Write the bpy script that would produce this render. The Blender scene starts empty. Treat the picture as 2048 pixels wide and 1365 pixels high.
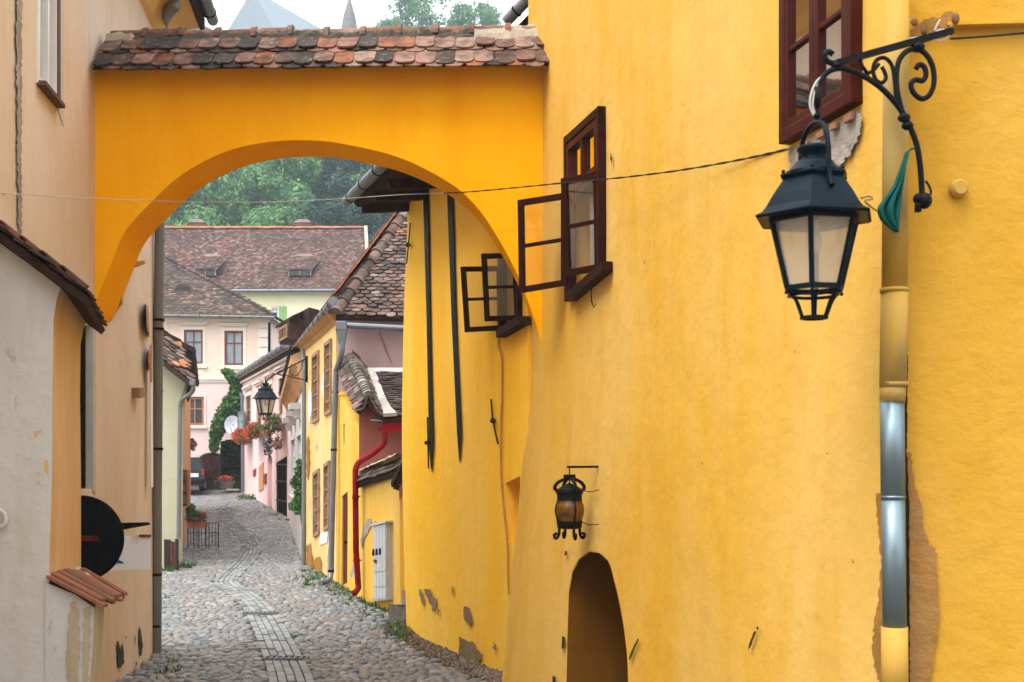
import bpy, bmesh, math, random
from mathutils import Vector as Vec, Matrix, noise
from mathutils.geometry import tessellate_polygon
F = 2400.0; HZ = 930.0; CX = 1024.0; EYE = 1.6
rnd = random.Random(11)
C = bpy.context.scene.collection
def V(px, py, Y): return Vec(((px-CX)/F*Y, Y, EYE+(HZ-py)/F*Y))
def lerp(a, b, t): return a+(b-a)*t
def smooth(t): t = max(0., min(1., t)); return t*t*(3-2*t)
def interp(tab, x):
    if x <= tab[0][0]: return tab[0][1]
    for (a, b), (c, d) in zip(tab, tab[1:]):
        if x <= c: return b+(d-b)*(x-a)/(c-a)
    return tab[-1][1]
def spline(pts, n=6):
    """Catmull-Rom through points"""
    P = [Vec(p) for p in pts]; out = []
    for i in range(len(P)-1):
        p0 = P[max(i-1, 0)]; p1 = P[i]; p2 = P[i+1]; p3 = P[min(i+2, len(P)-1)]
        for k in range(n):
            t = k/n
            out.append(.5*((2*p1)+(p2-p0)*t+(2*p0-5*p1+4*p2-p3)*t*t+(3*p1-p0-3*p2+p3)*t**3))
    out.append(P[-1]); return out

# ------------------------------------------------------------------ objects
ORG = {}
def thing(name, label, cat, loc=(0, 0, 0), group=None):
    o = bpy.data.objects.new(name, None); C.objects.link(o); o.location = loc
    o.empty_display_size = .2
    o['label'] = label; o['category'] = cat
    if group: o['group'] = group
    ORG[o.name] = Vec(loc); return o
def tag(o, label, cat, group=None):
    o['label'] = label; o['category'] = cat
    if group: o['group'] = group
    return o
def struct(o, kind='structure'): o['kind'] = kind; return o
def copy_tree(o, parent=None):
    c = o.copy(); C.objects.link(c)
    if parent: c.parent = parent
    for ch in list(o.children): copy_tree(ch, c)
    return c

class MB:
    def __init__(s): s.v = []; s.f = []
    def add(s, vs, fs):
        b = len(s.v); s.v += [Vec(v) for v in vs]; s.f += [tuple(i+b for i in f) for f in fs]; return s
    def quad(s, a, b, c, d): return s.add([a, b, c, d], [(0, 1, 2, 3)])
    def poly(s, pts):
        t = tessellate_polygon([[Vec(p) for p in pts]]); return s.add(pts, t)
    def prism(s, pts, off):
        pts = [Vec(p) for p in pts]; off = Vec(off); n = len(pts)
        t = [tuple(x) for x in tessellate_polygon([pts])]
        fs = t+[tuple(i+n for i in reversed(f)) for f in t]+[(i, (i+1) % n, (i+1) % n+n, i+n) for i in range(n)]
        return s.add(pts+[p+off for p in pts], fs)
    def loft(s, a, b):
        n = len(a); t = [tuple(x) for x in tessellate_polygon([[Vec(p) for p in a]])]
        return s.add(list(a)+list(b), t+[tuple(i+n for i in reversed(f)) for f in t]+[(i, (i+1) % n, (i+1) % n+n, i+n) for i in range(n)])
    def box(s, c, sx, sy, sz, rot=None):
        c = Vec(c); vs = []
        for x in (-1, 1):
            for y in (-1, 1):
                for z in (-1, 1):
                    p = Vec((x*sx/2, y*sy/2, z*sz/2)); vs.append(c+(rot @ p if rot else p))
        return s.add(vs, [(0, 1, 3, 2), (4, 6, 7, 5), (0, 4, 5, 1), (2, 3, 7, 6), (0, 2, 6, 4), (1, 5, 7, 3)])
    def bar(s, p, q, w, d, n):
        p = Vec(p); q = Vec(q); n = Vec(n).normalized(); t = (q-p).normalized()
        a = t.cross(n).normalized(); n = a.cross(t)
        vs = [e+a*(i*w/2)+n*(j*d/2) for e in (p, q) for i in (-1, 1) for j in (-1, 1)]
        return s.add(vs, [(0, 1, 3, 2), (4, 6, 7, 5), (0, 4, 5, 1), (2, 3, 7, 6), (0, 2, 6, 4), (1, 5, 7, 3)])
    def tube(s, pts, r, seg=10, cap=True, flat=None):
        pts = [Vec(p) for p in pts]; n = len(pts); rr = r if isinstance(r, (list, tuple)) else [r]*n
        t0 = (pts[1]-pts[0]).normalized(); up = Vec((0, 0, 1)) if abs(t0.z) < .9 else Vec((1, 0, 0))
        a = t0.cross(up).normalized(); vs = []
        for i, p in enumerate(pts):
            t = (pts[min(i+1, n-1)]-pts[max(i-1, 0)]).normalized()
            a = (a-t*a.dot(t)).normalized(); b = t.cross(a)
            for k in range(seg):
                g = 2*math.pi*k/seg; vs.append(p+a*math.cos(g)*rr[i]+b*math.sin(g)*rr[i]*(flat or 1))
        fs = [(i*seg+k, i*seg+(k+1) % seg, (i+1)*seg+(k+1) % seg, (i+1)*seg+k) for i in range(n-1) for k in range(seg)]
        if cap: fs += [tuple(range(seg-1, -1, -1)), tuple((n-1)*seg+k for k in range(seg))]
        return s.add(vs, fs)
    def lathe(s, c, prof, seg=16, phase=0., cap=True):
        c = Vec(c); vs = []; n = len(prof)
        for r, z in prof:
            for k in range(seg):
                g = 2*math.pi*k/seg+phase; vs.append(c+Vec((r*math.sin(g), -r*math.cos(g), z)))
        fs = [(i*seg+k, i*seg+(k+1) % seg, (i+1)*seg+(k+1) % seg, (i+1)*seg+k) for i in range(n-1) for k in range(seg)]
        if cap: fs += [tuple(range(seg-1, -1, -1)), tuple((n-1)*seg+k for k in range(seg))]
        return s.add(vs, fs)
    def ball(s, c, r, seg=10, rings=6, sc=(1, 1, 1)):
        c = Vec(c); prof = [(math.sin(math.pi*i/rings)*r, -math.cos(math.pi*i/rings)*r) for i in range(rings+1)]
        b = len(s.v); s.lathe((0, 0, 0), prof, seg)
        for i in range(b, len(s.v)):
            p = s.v[i]; s.v[i] = c+Vec((p.x*sc[0], p.y*sc[1], p.z*sc[2]))
        return s
    def parts(s):
        """one MB per connected piece"""
        par = list(range(len(s.v)))
        def find(i):
            while par[i] != i: par[i] = par[par[i]]; i = par[i]
            return i
        for f in s.f:
            for k in f[1:]: par[find(k)] = find(f[0])
        gr = {}
        for f in s.f: gr.setdefault(find(f[0]), []).append(f)
        out = []
        for fs in gr.values():
            ids = sorted({i for f in fs for i in f}); mp = {i: k for k, i in enumerate(ids)}
            m = MB(); m.v = [s.v[i] for i in ids]; m.f = [tuple(mp[i] for i in f) for f in fs]; out.append(m)
        return out
    def build_each(s, name, mat, parent=None, sm=False, bevel=0):
        return [m.build(name, mat, parent, sm, bevel) for m in s.parts()][0]
    def build(s, name, mat, parent=None, sm=False, bevel=0):
        org = Vec((0, 0, 0)); r = parent
        while r is not None:
            if r.name in ORG: org = ORG[r.name]
            r = r.parent
        if parent is None and s.v:
            xs = [v.x for v in s.v]; ys = [v.y for v in s.v]; zs = [v.z for v in s.v]
            org = Vec(((min(xs)+max(xs))/2, (min(ys)+max(ys))/2, min(zs)))
        me = bpy.data.meshes.new(name); me.from_pydata([tuple(v-org) for v in s.v], [], s.f); me.update()
        if sm: me.polygons.foreach_set('use_smooth', [True]*len(me.polygons))
        me.materials.append(mat)
        o = bpy.data.objects.new(name, me); C.objects.link(o)
        if parent: o.parent = parent
        else: o.location = org; ORG[o.name] = org
        if bevel:
            m = o.modifiers.new('Bevel', 'BEVEL'); m.width = bevel; m.segments = 2; m.limit_method = 'ANGLE'; m.angle_limit = .6
        return o

# ------------------------------------------------------------------ surfaces
class Surf:
    """street wall X = a+bY (+batter); side=+1: the street lies towards -X"""
    def __init__(s, a, b, side, bat=None):
        s.a = a; s.b = b; s.side = side; s.bat = bat or (lambda Y, z: 0.)
        s.n = (Vec((-1, b, 0)) if side > 0 else Vec((1, -b, 0))).normalized()
        s.q = math.sqrt(1+b*b)
    def pos(s, Y, z, off=0.):
        return Vec((s.a+s.b*Y+s.bat(Y, z), Y, z))+s.n*off
    def at(s, px, py, off=0.):
        k = (px-CX)/F; t = (HZ-py)/F; a = s.a-s.side*off*s.q; Y = a/(k-s.b)
        for i in range(8): Y = (a+s.bat(Y, EYE+t*Y))/(k-s.b)
        return Vec((k*Y, Y, EYE+t*Y))
    def uv(s, px, py): p = s.at(px, py); return (p.y, p.z)
def through(p, q, side, bat=None):
    b = (q[0]-p[0])/(q[1]-p[1]); return Surf(p[0]-b*p[1], b, side, bat)
class Front:
    """wall facing the camera, Y = Y0+sl*X"""
    def __init__(s, Y0, sl=0.):
        s.Y0 = Y0; s.sl = sl; s.n = Vec((sl, -1, 0)).normalized()
    def pos(s, X, z, off=0.): return Vec((X, s.Y0+s.sl*X, z))+s.n*off
    def at(s, px, py, off=0.):
        k = (px-CX)/F; Y = (s.Y0-off)/(1-s.sl*k); return Vec((k*Y, Y, EYE+(HZ-py)/F*Y))
    def uv(s, px, py): p = s.at(px, py); return (p.x, p.z)

def rectuv(S, px0, py0, px1, py1, ref=None):
    """upright level rectangle on S from the pixel box; heights are read at px `ref`"""
    r = px0 if ref is None else ref
    u0 = S.uv(px0, (py0+py1)/2)[0]; u1 = S.uv(px1, (py0+py1)/2)[0]; z1 = S.uv(r, py0)[1]; z0 = S.uv(r, py1)[1]
    return [(u0, z1), (u1, z1), (u1, z0), (u0, z0)]
def quadpx(S, pts): return [S.uv(*p) for p in pts]

def wallmesh(mb, S, outer, holes=(), thick=.5, reveal=.2, step=.4, wav=0., backs=True, seed=0., deep={}):
    """thick wall with openings; outer/holes in (u,z) of S"""
    loops = [outer]+list(holes)
    tri = tessellate_polygon([[Vec((u, v, 0)) for u, v in l] for l in loops])
    flat = [p for l in loops for p in l]
    S.wv = (wav, seed)
    bm = bmesh.new(); vs = [bm.verts.new((u, v, 0)) for u, v in flat]
    for t in tri:
        try: bm.faces.new([vs[i] for i in t])
        except ValueError: pass
    us = [p[0] for p in outer]; zs = [p[1] for p in outer]
    if step:
        for ax, lo, hi in ((0, min(us), max(us)), (1, min(zs), max(zs))):
            n = int((hi-lo)/step)
            for i in range(1, n+1):
                co = [0, 0, 0]; co[ax] = lo+(hi-lo)*i/(n+1); no = [0, 0, 0]; no[ax] = 1
                bmesh.ops.bisect_plane(bm, geom=bm.verts[:]+bm.edges[:]+bm.faces[:], plane_co=co, plane_no=no, dist=1e-5)
    bm.verts.index_update(); bm.verts.ensure_lookup_table()
    def mp(u, v, d):
        w = wav*noise.noise(Vec((u*.55+seed, v*.55, seed)))+wav*.35*noise.noise(Vec((u*1.9, v*1.9, seed+3))) if wav else 0
        return S.pos(u, v, w-d)
    mb.add([mp(v.co.x, v.co.y, 0) for v in bm.verts], [[v.index for v in f.verts] for f in bm.faces])
    for e in bm.edges:
        if e.is_boundary:
            a, b = e.verts; mid = (a.co+b.co)/2
            d = thick if onloop(mid, outer) else reveal
            for hi, h in enumerate(holes):
                if hi in deep and onloop(mid, h): d = deep[hi]
            if d == 0: continue
            mb.add([mp(a.co.x, a.co.y, 0), mp(b.co.x, b.co.y, 0), mp(b.co.x, b.co.y, d), mp(a.co.x, a.co.y, d)], [(0, 1, 2, 3)])
    bm.free()
    if backs:
        for hi, h in enumerate(holes):
            if deep.get(hi) == 0: continue
            mb.poly([mp(u, v, deep.get(hi, reveal)) for u, v in h])
    mb.poly([S.pos(u, v, -thick-.01) for u, v in outer])
def onloop(p, loop):
    for (x0, y0), (x1, y1) in zip(loop, loop[1:]+loop[:1]):
        d = Vec((x1-x0, y1-y0)); L = d.length
        if L < 1e-9: continue
        w = Vec((p.x-x0, p.y-y0)); t = w.dot(d)/L/L
        if -.001 <= t <= 1.001 and abs(w.x*d.y-w.y*d.x)/L < 2e-4: return True
    return False

def bil(q, s, t):  # q = tl,tr,br,bl
    return lerp(lerp(q[0], q[1], s), lerp(q[3], q[2], s), t)
def frame(mb, q, n, w, d, cols=(), rows=(), mw=None):
    W = ((q[1]-q[0]).length+(q[2]-q[3]).length)/2; H = ((q[3]-q[0]).length+(q[2]-q[1]).length)/2
    a = w/2/W; b = w/2/H; mw = mw or w*.6
    mb.bar(bil(q, a, 0), bil(q, a, 1), w, d, n); mb.bar(bil(q, 1-a, 0), bil(q, 1-a, 1), w, d, n)
    mb.bar(bil(q, 2*a, b), bil(q, 1-2*a, b), w, d*.96, n); mb.bar(bil(q, 2*a, 1-b), bil(q, 1-2*a, 1-b), w, d*.96, n)
    for c in cols: mb.bar(bil(q, c, 2*b), bil(q, c, 1-2*b), mw, d*.8, n)
    for r in rows: mb.bar(bil(q, 2*a, r), bil(q, 1-2*a, r), mw, d*.75, n)
def window(parent, q, n, fm, gm, w=.06, d=.06, cols=(.5,), rows=(.35,), mw=None, name='window', po=0., bevel=0):
    mb = MB(); frame(mb, q, n, w, d, cols, rows, mw); o = mb.build(name, fm, parent, bevel=bevel)
    nn = Vec(n).normalized(); p = MB(); e = [bil(q, s, t)+nn*po for s, t in ((.02, .02), (.98, .02), (.98, .98), (.02, .98))]
    p.prism(e, nn*-.006); p.build('pane', gm, o); return o
def onS(S, uv, off=0.): return [S.pos(u, z, off) for u, z in uv]

def inpoly(x, y, P):
    c = False
    for (x0, y0), (x1, y1) in zip(P, P[1:]+P[:1]):
        if (y0 > y) != (y1 > y) and x < (x1-x0)*(y-y0)/(y1-y0)+x0: c = not c
    return c
def tiles(mb, O, u, up, poly, tw=.18, ex=.15, th=.014, tail=.35, lift=.02, jit=.012, rs=1, ov=1.5, keep=1.):
    """beaver-tail tiles: O origin, u along the eave, up = up the slope; poly in (u,v) metres"""
    u = Vec(u).normalized(); up = Vec(up); up = (up-u*up.dot(u)).normalized(); n = u.cross(up)
    if n.z < 0: n = -n
    R = random.Random(rs); O = Vec(O)
    us = [p[0] for p in poly]; vs = [p[1] for p in poly]
    rows = int((max(vs)-min(vs))/ex)+1
    for r in range(rows):
        v0 = min(vs)+r*ex; k = int((max(us)-min(us))/tw)+2
        for c in range(-1, k):
            uc = min(us)+(c+.5*(r % 2)+.5)*tw
            if not inpoly(uc, v0+ex*.5, poly): continue
            if R.random() > keep: continue
            uc += R.uniform(-jit, jit)*.6; vb = v0+R.uniform(-jit, jit); w = tw*.485*R.uniform(.94, 1.0); L = ex*ov
            lf = lift*R.uniform(.7, 1.5); sk = R.uniform(-.03, .03)
            pts = [(-w, L), (w, L)]
            for i in range(6):
                g = math.pi*i/5; pts.append((w*math.cos(g)*.98 if 0 < i < 5 else w*math.cos(g), tw*tail*(1-math.sin(g)**.7)))
            P = []
            for x, y in pts:
                h = lf*(1-y/L)+.004+th
                P.append(O+u*(uc+x+sk*y)+up*(vb+y)+n*h)
            m = len(P); 
            mb.add(P+[p-n*th for p in P], [tuple(range(m))]+[(i, i+m, (i+1) % m+m, (i+1) % m) for i in range(m)])
def roofplane(parent, pts, mat, slab_mat, name='roof', tw=.18, ex=.15, rs=1, slab=.08, eave=(0, 1), **k):
    """pts: 3D polygon (planar), pts[eave] is the eave edge; tiles mesh + slab below in the same part"""
    O = pts[eave[0]]; u = (pts[eave[1]]-O).normalized()
    far = max(pts, key=lambda p: ((p-O)-u*(p-O).dot(u)).length); up = ((far-O)-u*(far-O).dot(u)).normalized()
    n = u.cross(up)
    if n.z < 0: n = -n
    poly = [((p-O).dot(u), (p-O).dot(up)) for p in pts]
    mb = MB(); tiles(mb, O, u, up, poly, tw, ex, rs=rs, **k)
    o = mb.build(name, mat, parent)
    s = MB(); s.prism([p-n*.003 for p in pts], -n*slab); s.build('roof_deck', slab_mat, o)
    return o
def ridge(mb, p, q, r=.09, L=.36, rs=0, up=(0, 0, 1), flare=1.18):
    p = Vec(p); q = Vec(q); t = (q-p); n = max(1, int(t.length/L)); t = t/n; a = t.normalized()
    s = a.cross(Vec(up)).normalized(); w = s.cross(a); R = random.Random(rs)
    for i in range(n):
        b = p+t*i; sg = 8; vs = []; j = R.uniform(-.012, .012)
        for (e, rad) in ((-.02, r*flare), (.12, r*flare*.97), (.15, r), (1.0, r*.94)):
            for k in range(sg+1):
                g = math.pi*k/sg; vs.append(b+t*e+s*math.cos(g)*rad+w*(math.sin(g)*rad+j))
        m = sg+1
        mb.add(vs, [(c*m+k, c*m+k+1, (c+1)*m+k+1, (c+1)*m+k) for c in range(3) for k in range(sg)]+[tuple(range(m))])
def patch(mb, S, pts, off=.004, j=2.0, rs=0):
    R = random.Random(rs); out = []
    for a, b in zip(pts, pts[1:]+pts[:1]):
        L = math.hypot(b[0]-a[0], b[1]-a[1]); n = max(1, int(L/6))
        for i in range(n):
            t = i/n; out.append((a[0]+(b[0]-a[0])*t+R.uniform(-j, j), a[1]+(b[1]-a[1])*t+R.uniform(-j, j)))
    w, sd = getattr(S, 'wv', (0, 0)); P = []
    for x, y in out:
        p = S.at(x, y, off); u, v = (p.y if isinstance(S, Surf) else p.x), p.z
        if w: p = p+S.n*(w*noise.noise(Vec((u*.55+sd, v*.55, sd)))+w*.35*noise.noise(Vec((u*1.9, v*1.9, sd+3))))
        P.append(p)
    mb.poly(P)
def leafquads(mb, pts, size, R, up=.3, nrm=None):
    for i, p in enumerate(pts):
        s = size*R.uniform(.6, 1.3)
        n = Vec((R.gauss(0, 1), R.gauss(0, 1), R.gauss(0, 1)+up))
        if nrm: n = nrm[i]*1.5+n*.6
        n.normalize()
        a = n.orthogonal().normalized(); b = n.cross(a); g = R.uniform(0, 6.28)
        a, b = a*math.cos(g)+b*math.sin(g), b*math.cos(g)-a*math.sin(g)
        mb.add([p-a*s*.5, p+b*s*.32+n*s*.08, p+a*s*.5, p-b*s*.32+n*s*.08], [(0, 1, 2, 3)])
# ------------------------------------------------------------------ materials
def srgb(r, g, b):
    f = lambda c: (c/255/12.92) if c/255 <= .04045 else ((c/255+.055)/1.055)**2.4
    return (f(r), f(g), f(b), 1)
def rgba(c): return tuple(c)+(1,) if len(c) == 3 else tuple(c)
class N:
    def __init__(s, name):
        s.m = bpy.data.materials.new(name); s.m.use_nodes = True; s.t = s.m.node_tree; s.t.nodes.clear()
        s.out = s.t.nodes.new('ShaderNodeOutputMaterial'); s.b = s.t.nodes.new('ShaderNodeBsdfPrincipled')
        s.t.links.new(s.b.outputs[0], s.out.inputs[0]); s.geo = s.t.nodes.new('ShaderNodeNewGeometry')
    def l(s, a, b): s.t.links.new(a, b)
    def set(s, **k):
        for n, v in k.items(): s.b.inputs[n.replace('_', ' ')].default_value = v
    def noise(s, scale, stretch=(1, 1, 1), detail=4, rough=.55, dist=0., off=0.):
        mp = s.t.nodes.new('ShaderNodeMapping'); mp.inputs['Scale'].default_value = stretch; mp.inputs['Location'].default_value = (off, off*.7, off*.3)
        s.l(s.geo.outputs['Position'], mp.inputs[0])
        n = s.t.nodes.new('ShaderNodeTexNoise'); n.inputs['Scale'].default_value = scale; n.inputs['Detail'].default_value = detail
        n.inputs['Roughness'].default_value = rough; n.inputs['Distortion'].default_value = dist
        s.l(mp.outputs[0], n.inputs['Vector']); return n.outputs[0]
    def ramp(s, fac, stops, interp='LINEAR'):
        r = s.t.nodes.new('ShaderNodeValToRGB'); r.color_ramp.interpolation = interp; e = r.color_ramp.elements
        while len(e) > 1: e.remove(e[-1])
        e[0].position = stops[0][0]; e[0].color = rgba(stops[0][1])
        for p, c in stops[1:]: x = e.new(p); x.color = rgba(c)
        s.l(fac, r.inputs[0]); return r.outputs[0]
    def rng(s, v, a, b, c=0., d=1.):
        n = s.t.nodes.new('ShaderNodeMapRange'); n.inputs[1].default_value = a; n.inputs[2].default_value = b
        n.inputs[3].default_value = c; n.inputs[4].default_value = d; s.l(v, n.inputs[0]); return n.outputs[0]
    def mix(s, fac, a, b, mode='MIX'):
        n = s.t.nodes.new('ShaderNodeMix'); n.data_type = 'RGBA'; n.blend_type = mode
        for sock, v in ((n.inputs[0], fac), (n.inputs[6], a), (n.inputs[7], b)):
            if hasattr(v, 'links'): s.l(v, sock)
            elif isinstance(v, (int, float)): sock.default_value = v
            else: sock.default_value = rgba(v)
        return n.outputs[2]
    def math(s, op, a, b):
        n = s.t.nodes.new('ShaderNodeMath'); n.operation = op
        for i, v in enumerate((a, b)):
            if hasattr(v, 'links'): s.l(v, n.inputs[i])
            else: n.inputs[i].default_value = v
        return n.outputs[0]
    def color(s, c): s.l(c, s.b.inputs['Base Color']) if hasattr(c, 'links') else setattr(s.b.inputs['Base Color'], 'default_value', rgba(c))
    def bump(s, h, strength=.3, dist=.02):
        n = s.t.nodes.new('ShaderNodeBump'); n.inputs['Strength'].default_value = strength; n.inputs['Distance'].default_value = dist
        s.l(h, n.inputs['Height'])
        prev = s.b.inputs['Normal'].links
        if prev: s.l(prev[0].from_socket, n.inputs['Normal'])
        s.l(n.outputs[0], s.b.inputs['Normal'])
def plain(name, c, rough=.6, var=.12, scale=8, bump=0, **k):
    n = N(name); f = n.rng(n.noise(scale), .3, .7, 0, 1); c = Vec(c[:3])
    n.color(n.mix(f, tuple(c*(1-var)), tuple(c*(1+var)))); n.set(Roughness=rough, **k)
    if c.length < .25 and rough > .2: n.b.inputs['Specular IOR Level'].default_value = .06
    if bump: n.bump(n.noise(scale*6), bump, .01)
    return n.m
def plaster(name, base, pale, stain, streak=.5, s1=.8, bump=.35, fine=70, dirt=None, patches=None, seed=0., crack=None, trowel=.25):
    n = N(name)
    f1 = n.rng(n.noise(s1, (1, 1, .45), 6, .66, .4, seed), .38, .62); c = n.mix(f1, base, pale)
    f2 = n.rng(n.noise(2.2, (1, 1, .22), 6, .62, .2, seed+5), .5, .74, 0, streak); c = n.mix(f2, c, stain)
    f3 = n.rng(n.noise(14, (1, 1, .12), 4, .6, 0, seed+2), .42, .72, 0, streak*.35); c = n.mix(f3, c, pale)
    if dirt:
        f4 = n.rng(n.noise(5, (1, 1, .6), 8, .7, .6, seed+9), .62, .72, 0, dirt[1]); c = n.mix(f4, c, dirt[0])
    f5 = n.rng(n.noise(160, detail=2), .3, .7, .93, 1.05)
    g = n.mix(1.0, c, n.ramp(f5, [(0, (0, 0, 0)), (1, (1, 1, 1))]), 'MULTIPLY'); c = n.mix(.6, c, g); n.color(c)
    if crack:
        vo = n.t.nodes.new('ShaderNodeTexVoronoi'); vo.feature = 'DISTANCE_TO_EDGE'; vo.inputs['Scale'].default_value = .9
        va = n.t.nodes.new('ShaderNodeVectorMath'); va.operation = 'ADD'; nz_ = n.t.nodes.new('ShaderNodeTexNoise'); nz_.inputs['Scale'].default_value = 2.5; nz_.inputs['Detail'].default_value = 8; nz_.inputs['Roughness'].default_value = .75
        n.l(n.geo.outputs['Position'], nz_.inputs['Vector']); vs_ = n.t.nodes.new('ShaderNodeVectorMath'); vs_.operation = 'SCALE'; vs_.inputs[3].default_value = .9; n.l(nz_.outputs[1], vs_.inputs[0])
        n.l(n.geo.outputs['Position'], va.inputs[0]); n.l(vs_.outputs[0], va.inputs[1]); n.l(va.outputs[0], vo.inputs['Vector'])
        line = n.math('LESS_THAN', vo.outputs['Distance'], .0035); msk = n.rng(n.noise(.8, detail=3, off=seed+31), .54, .60)
        c = n.mix(n.math('MULTIPLY', n.math('MULTIPLY', line, msk), .55), c, tuple(Vec(stain)*.35))
        pit = n.rng(n.noise(22, detail=3, rough=.5, off=seed+40), .735, .75); c = n.mix(n.math('MULTIPLY', pit, .5), c, tuple(Vec(stain)*.4))
        sm = n.rng(n.noise(1.1, (1, 1, .5), 8, .75, .5, seed+50), .56, .76, 0, crack); c = n.mix(sm, c, tuple(Vec(stain)*.62))
    if patches:
        m = n.rng(n.noise(patches[2], (1, 1, .7), 8, .7, .4, seed+20), patches[1], patches[1]+.012)
        n.color(n.mix(m, c, patches[0]))
    n.set(Roughness=.95); n.b.inputs['Specular IOR Level'].default_value = .08
    n.bump(n.noise(4, detail=6, rough=.6), bump, .05); n.bump(n.noise(9, (1, 1, 2.6), 5, .65, 1.2, seed+3), bump*trowel, .02); n.bump(n.noise(fine, detail=3), bump*.45, .006); return n.m
def tilemat(name, stops, moss=(.05, .05, .045), mamt=.7, rough=.9, lichen=(.5, .47, .42), lam=.25, msc=3.):
    n = N(name); c = n.ramp(n.geo.outputs['Random Per Island'], stops, 'CONSTANT')
    c = n.mix(n.rng(n.noise(msc, detail=7, rough=.7), .42, .62, 0, mamt), c, moss)
    c = n.mix(n.rng(n.noise(16, detail=6, rough=.7, off=4), .56, .68, 0, lam), c, lichen)
    c = n.mix(n.rng(n.noise(40, detail=4, off=8), .3, .7, 0, .35), c, (.03, .025, .022))
    n.color(c); n.set(Roughness=rough); n.b.inputs['Specular IOR Level'].default_value = .2; n.bump(n.noise(60, detail=5), .4, .008); return n.m
def metal(name, c, rough=.35, met=1., var=.2, sc=6, st=(1, 1, 1)):
    n = N(name); f = n.noise(sc, st, 5); v = Vec(c[:3]); n.color(n.mix(f, tuple(v*(1-var)), tuple(v*(1+var))))
    n.set(Roughness=rough, Metallic=met); n.l(n.rng(n.noise(sc*4), .3, .7, rough*.8, min(1, rough*1.3)), n.b.inputs['Roughness']); return n.m
def glassmat(name, tint=(.9, .95, 1), refl=.12, rough=.03):
    n = N(name); tr = n.t.nodes.new('ShaderNodeBsdfTransparent'); tr.inputs[0].default_value = rgba(tint)
    gl = n.t.nodes.new('ShaderNodeBsdfGlossy'); gl.inputs['Roughness'].default_value = rough
    lw = n.t.nodes.new('ShaderNodeLayerWeight'); lw.inputs[0].default_value = .3
    mx = n.t.nodes.new('ShaderNodeMixShader'); n.l(n.rng(lw.outputs['Fresnel'], 0, 1, refl, 1), mx.inputs[0])
    n.l(tr.outputs[0], mx.inputs[1]); n.l(gl.outputs[0], mx.inputs[2]); n.l(mx.outputs[0], n.out.inputs[0]); return n.m
def leafmat(name, a, b, c):
    n = N(name); col = n.ramp(n.geo.outputs['Random Per Island'], [(0, a), (.5, b), (1, c)])
    col = n.mix(n.rng(n.noise(.5, detail=3), .35, .65, 0, .5), col, tuple(Vec(a)*.8)); n.color(col)
    n.set(Roughness=.6); n.b.inputs['Specular IOR Level'].default_value = .25
    td = n.t.nodes.new('ShaderNodeBsdfTranslucent'); n.l(col, td.inputs[0])
    mx = n.t.nodes.new('ShaderNodeMixShader'); mx.inputs[0].default_value = .3
    n.l(n.b.outputs[0], mx.inputs[1]); n.l(td.outputs[0], mx.inputs[2]); n.l(mx.outputs[0], n.out.inputs[0]); return n.m

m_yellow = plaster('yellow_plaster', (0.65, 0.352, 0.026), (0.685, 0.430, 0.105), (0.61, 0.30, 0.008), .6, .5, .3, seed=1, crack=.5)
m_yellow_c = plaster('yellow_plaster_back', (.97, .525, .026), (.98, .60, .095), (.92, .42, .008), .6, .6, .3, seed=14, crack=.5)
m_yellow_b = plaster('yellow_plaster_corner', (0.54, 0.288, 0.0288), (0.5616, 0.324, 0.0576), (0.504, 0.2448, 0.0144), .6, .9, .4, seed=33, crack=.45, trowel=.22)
m_arch = plaster('orange_yellow_plaster', (.97, .42, .0), (.98, .48, .006), (.86, .31, .0), .5, 1.0, .45, seed=7, crack=.5, trowel=.5); [setattr(x.inputs["Specular IOR Level"], "default_value", 0) for x in m_arch.node_tree.nodes if x.type == "BSDF_PRINCIPLED"]
m_beige = plaster('beige_plaster', (0.5962, 0.4637, 0.3478), (0.6458, 0.5548, 0.4637), (0.5465, 0.3809, 0.2153), .75, .6, .25, seed=3, crack=.5)
m_tan = plaster('tan_plaster', (0.6204, 0.4136, 0.2068), (0.6768, 0.4982, 0.3102), (0.5076, 0.2914, 0.1128), .6, .9, .3, seed=41)
m_grey = plaster('grey_cream_plaster', (0.4872, 0.4746, 0.441), (0.5544, 0.546, 0.5208), (0.42, 0.3612, 0.2352), .95, .8, .4, seed=17, dirt=((0.3192, 0.2436, 0.1344), .85), crack=.7)
m_ochre = plaster('ochre_plaster', (.62, .36, .10), (.66, .42, .15), (.50, .25, .05), .5, 1., .3, seed=5)
m_peel = plaster('peeling_yellow_plaster', (0.6811, 0.4277, 0.1109), (0.6811, 0.491, 0.2376), (0.5227, 0.3326, 0.1584), .8, .9, .5, seed=8, dirt=((0.2851, 0.2376, 0.1901), .8), patches=((0.3326, 0.2693, 0.2218), .60, 1.6))
m_mauve = plaster('mauve_plaster', (0.4471, 0.2898, 0.2732), (0.4968, 0.356, 0.3395), (0.3809, 0.2401, 0.2236), .5, .8, .3, seed=9)
m_red = plaster('brick_red_plaster', (0.2601, 0.08415, 0.05738), (0.2907, 0.1071, 0.0765), (0.2142, 0.06502, 0.0459), .5, .8, .3, seed=10)
m_pink = plaster('pink_plaster', (0.722, 0.494, 0.4845), (0.76, 0.57, 0.5605), (0.646, 0.4085, 0.3895), .45, .5, .3, seed=12)
m_peach = plaster('peach_plaster', (0.7392, 0.5712, 0.4452), (0.756, 0.6216, 0.5208), (0.7056, 0.504, 0.3696), .35, .4, .2, seed=15)
m_pinkpale = plaster('pale_pink_plaster', (0.704, 0.528, 0.496), (0.72, 0.576, 0.552), (0.656, 0.464, 0.44), .35, .4, .2, seed=16)
m_cream = plaster('cream_trim', (0.738, 0.6232, 0.5084), (0.7544, 0.6724, 0.574), (0.6888, 0.5576, 0.4428), .3, .5, .15, seed=18)
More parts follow.
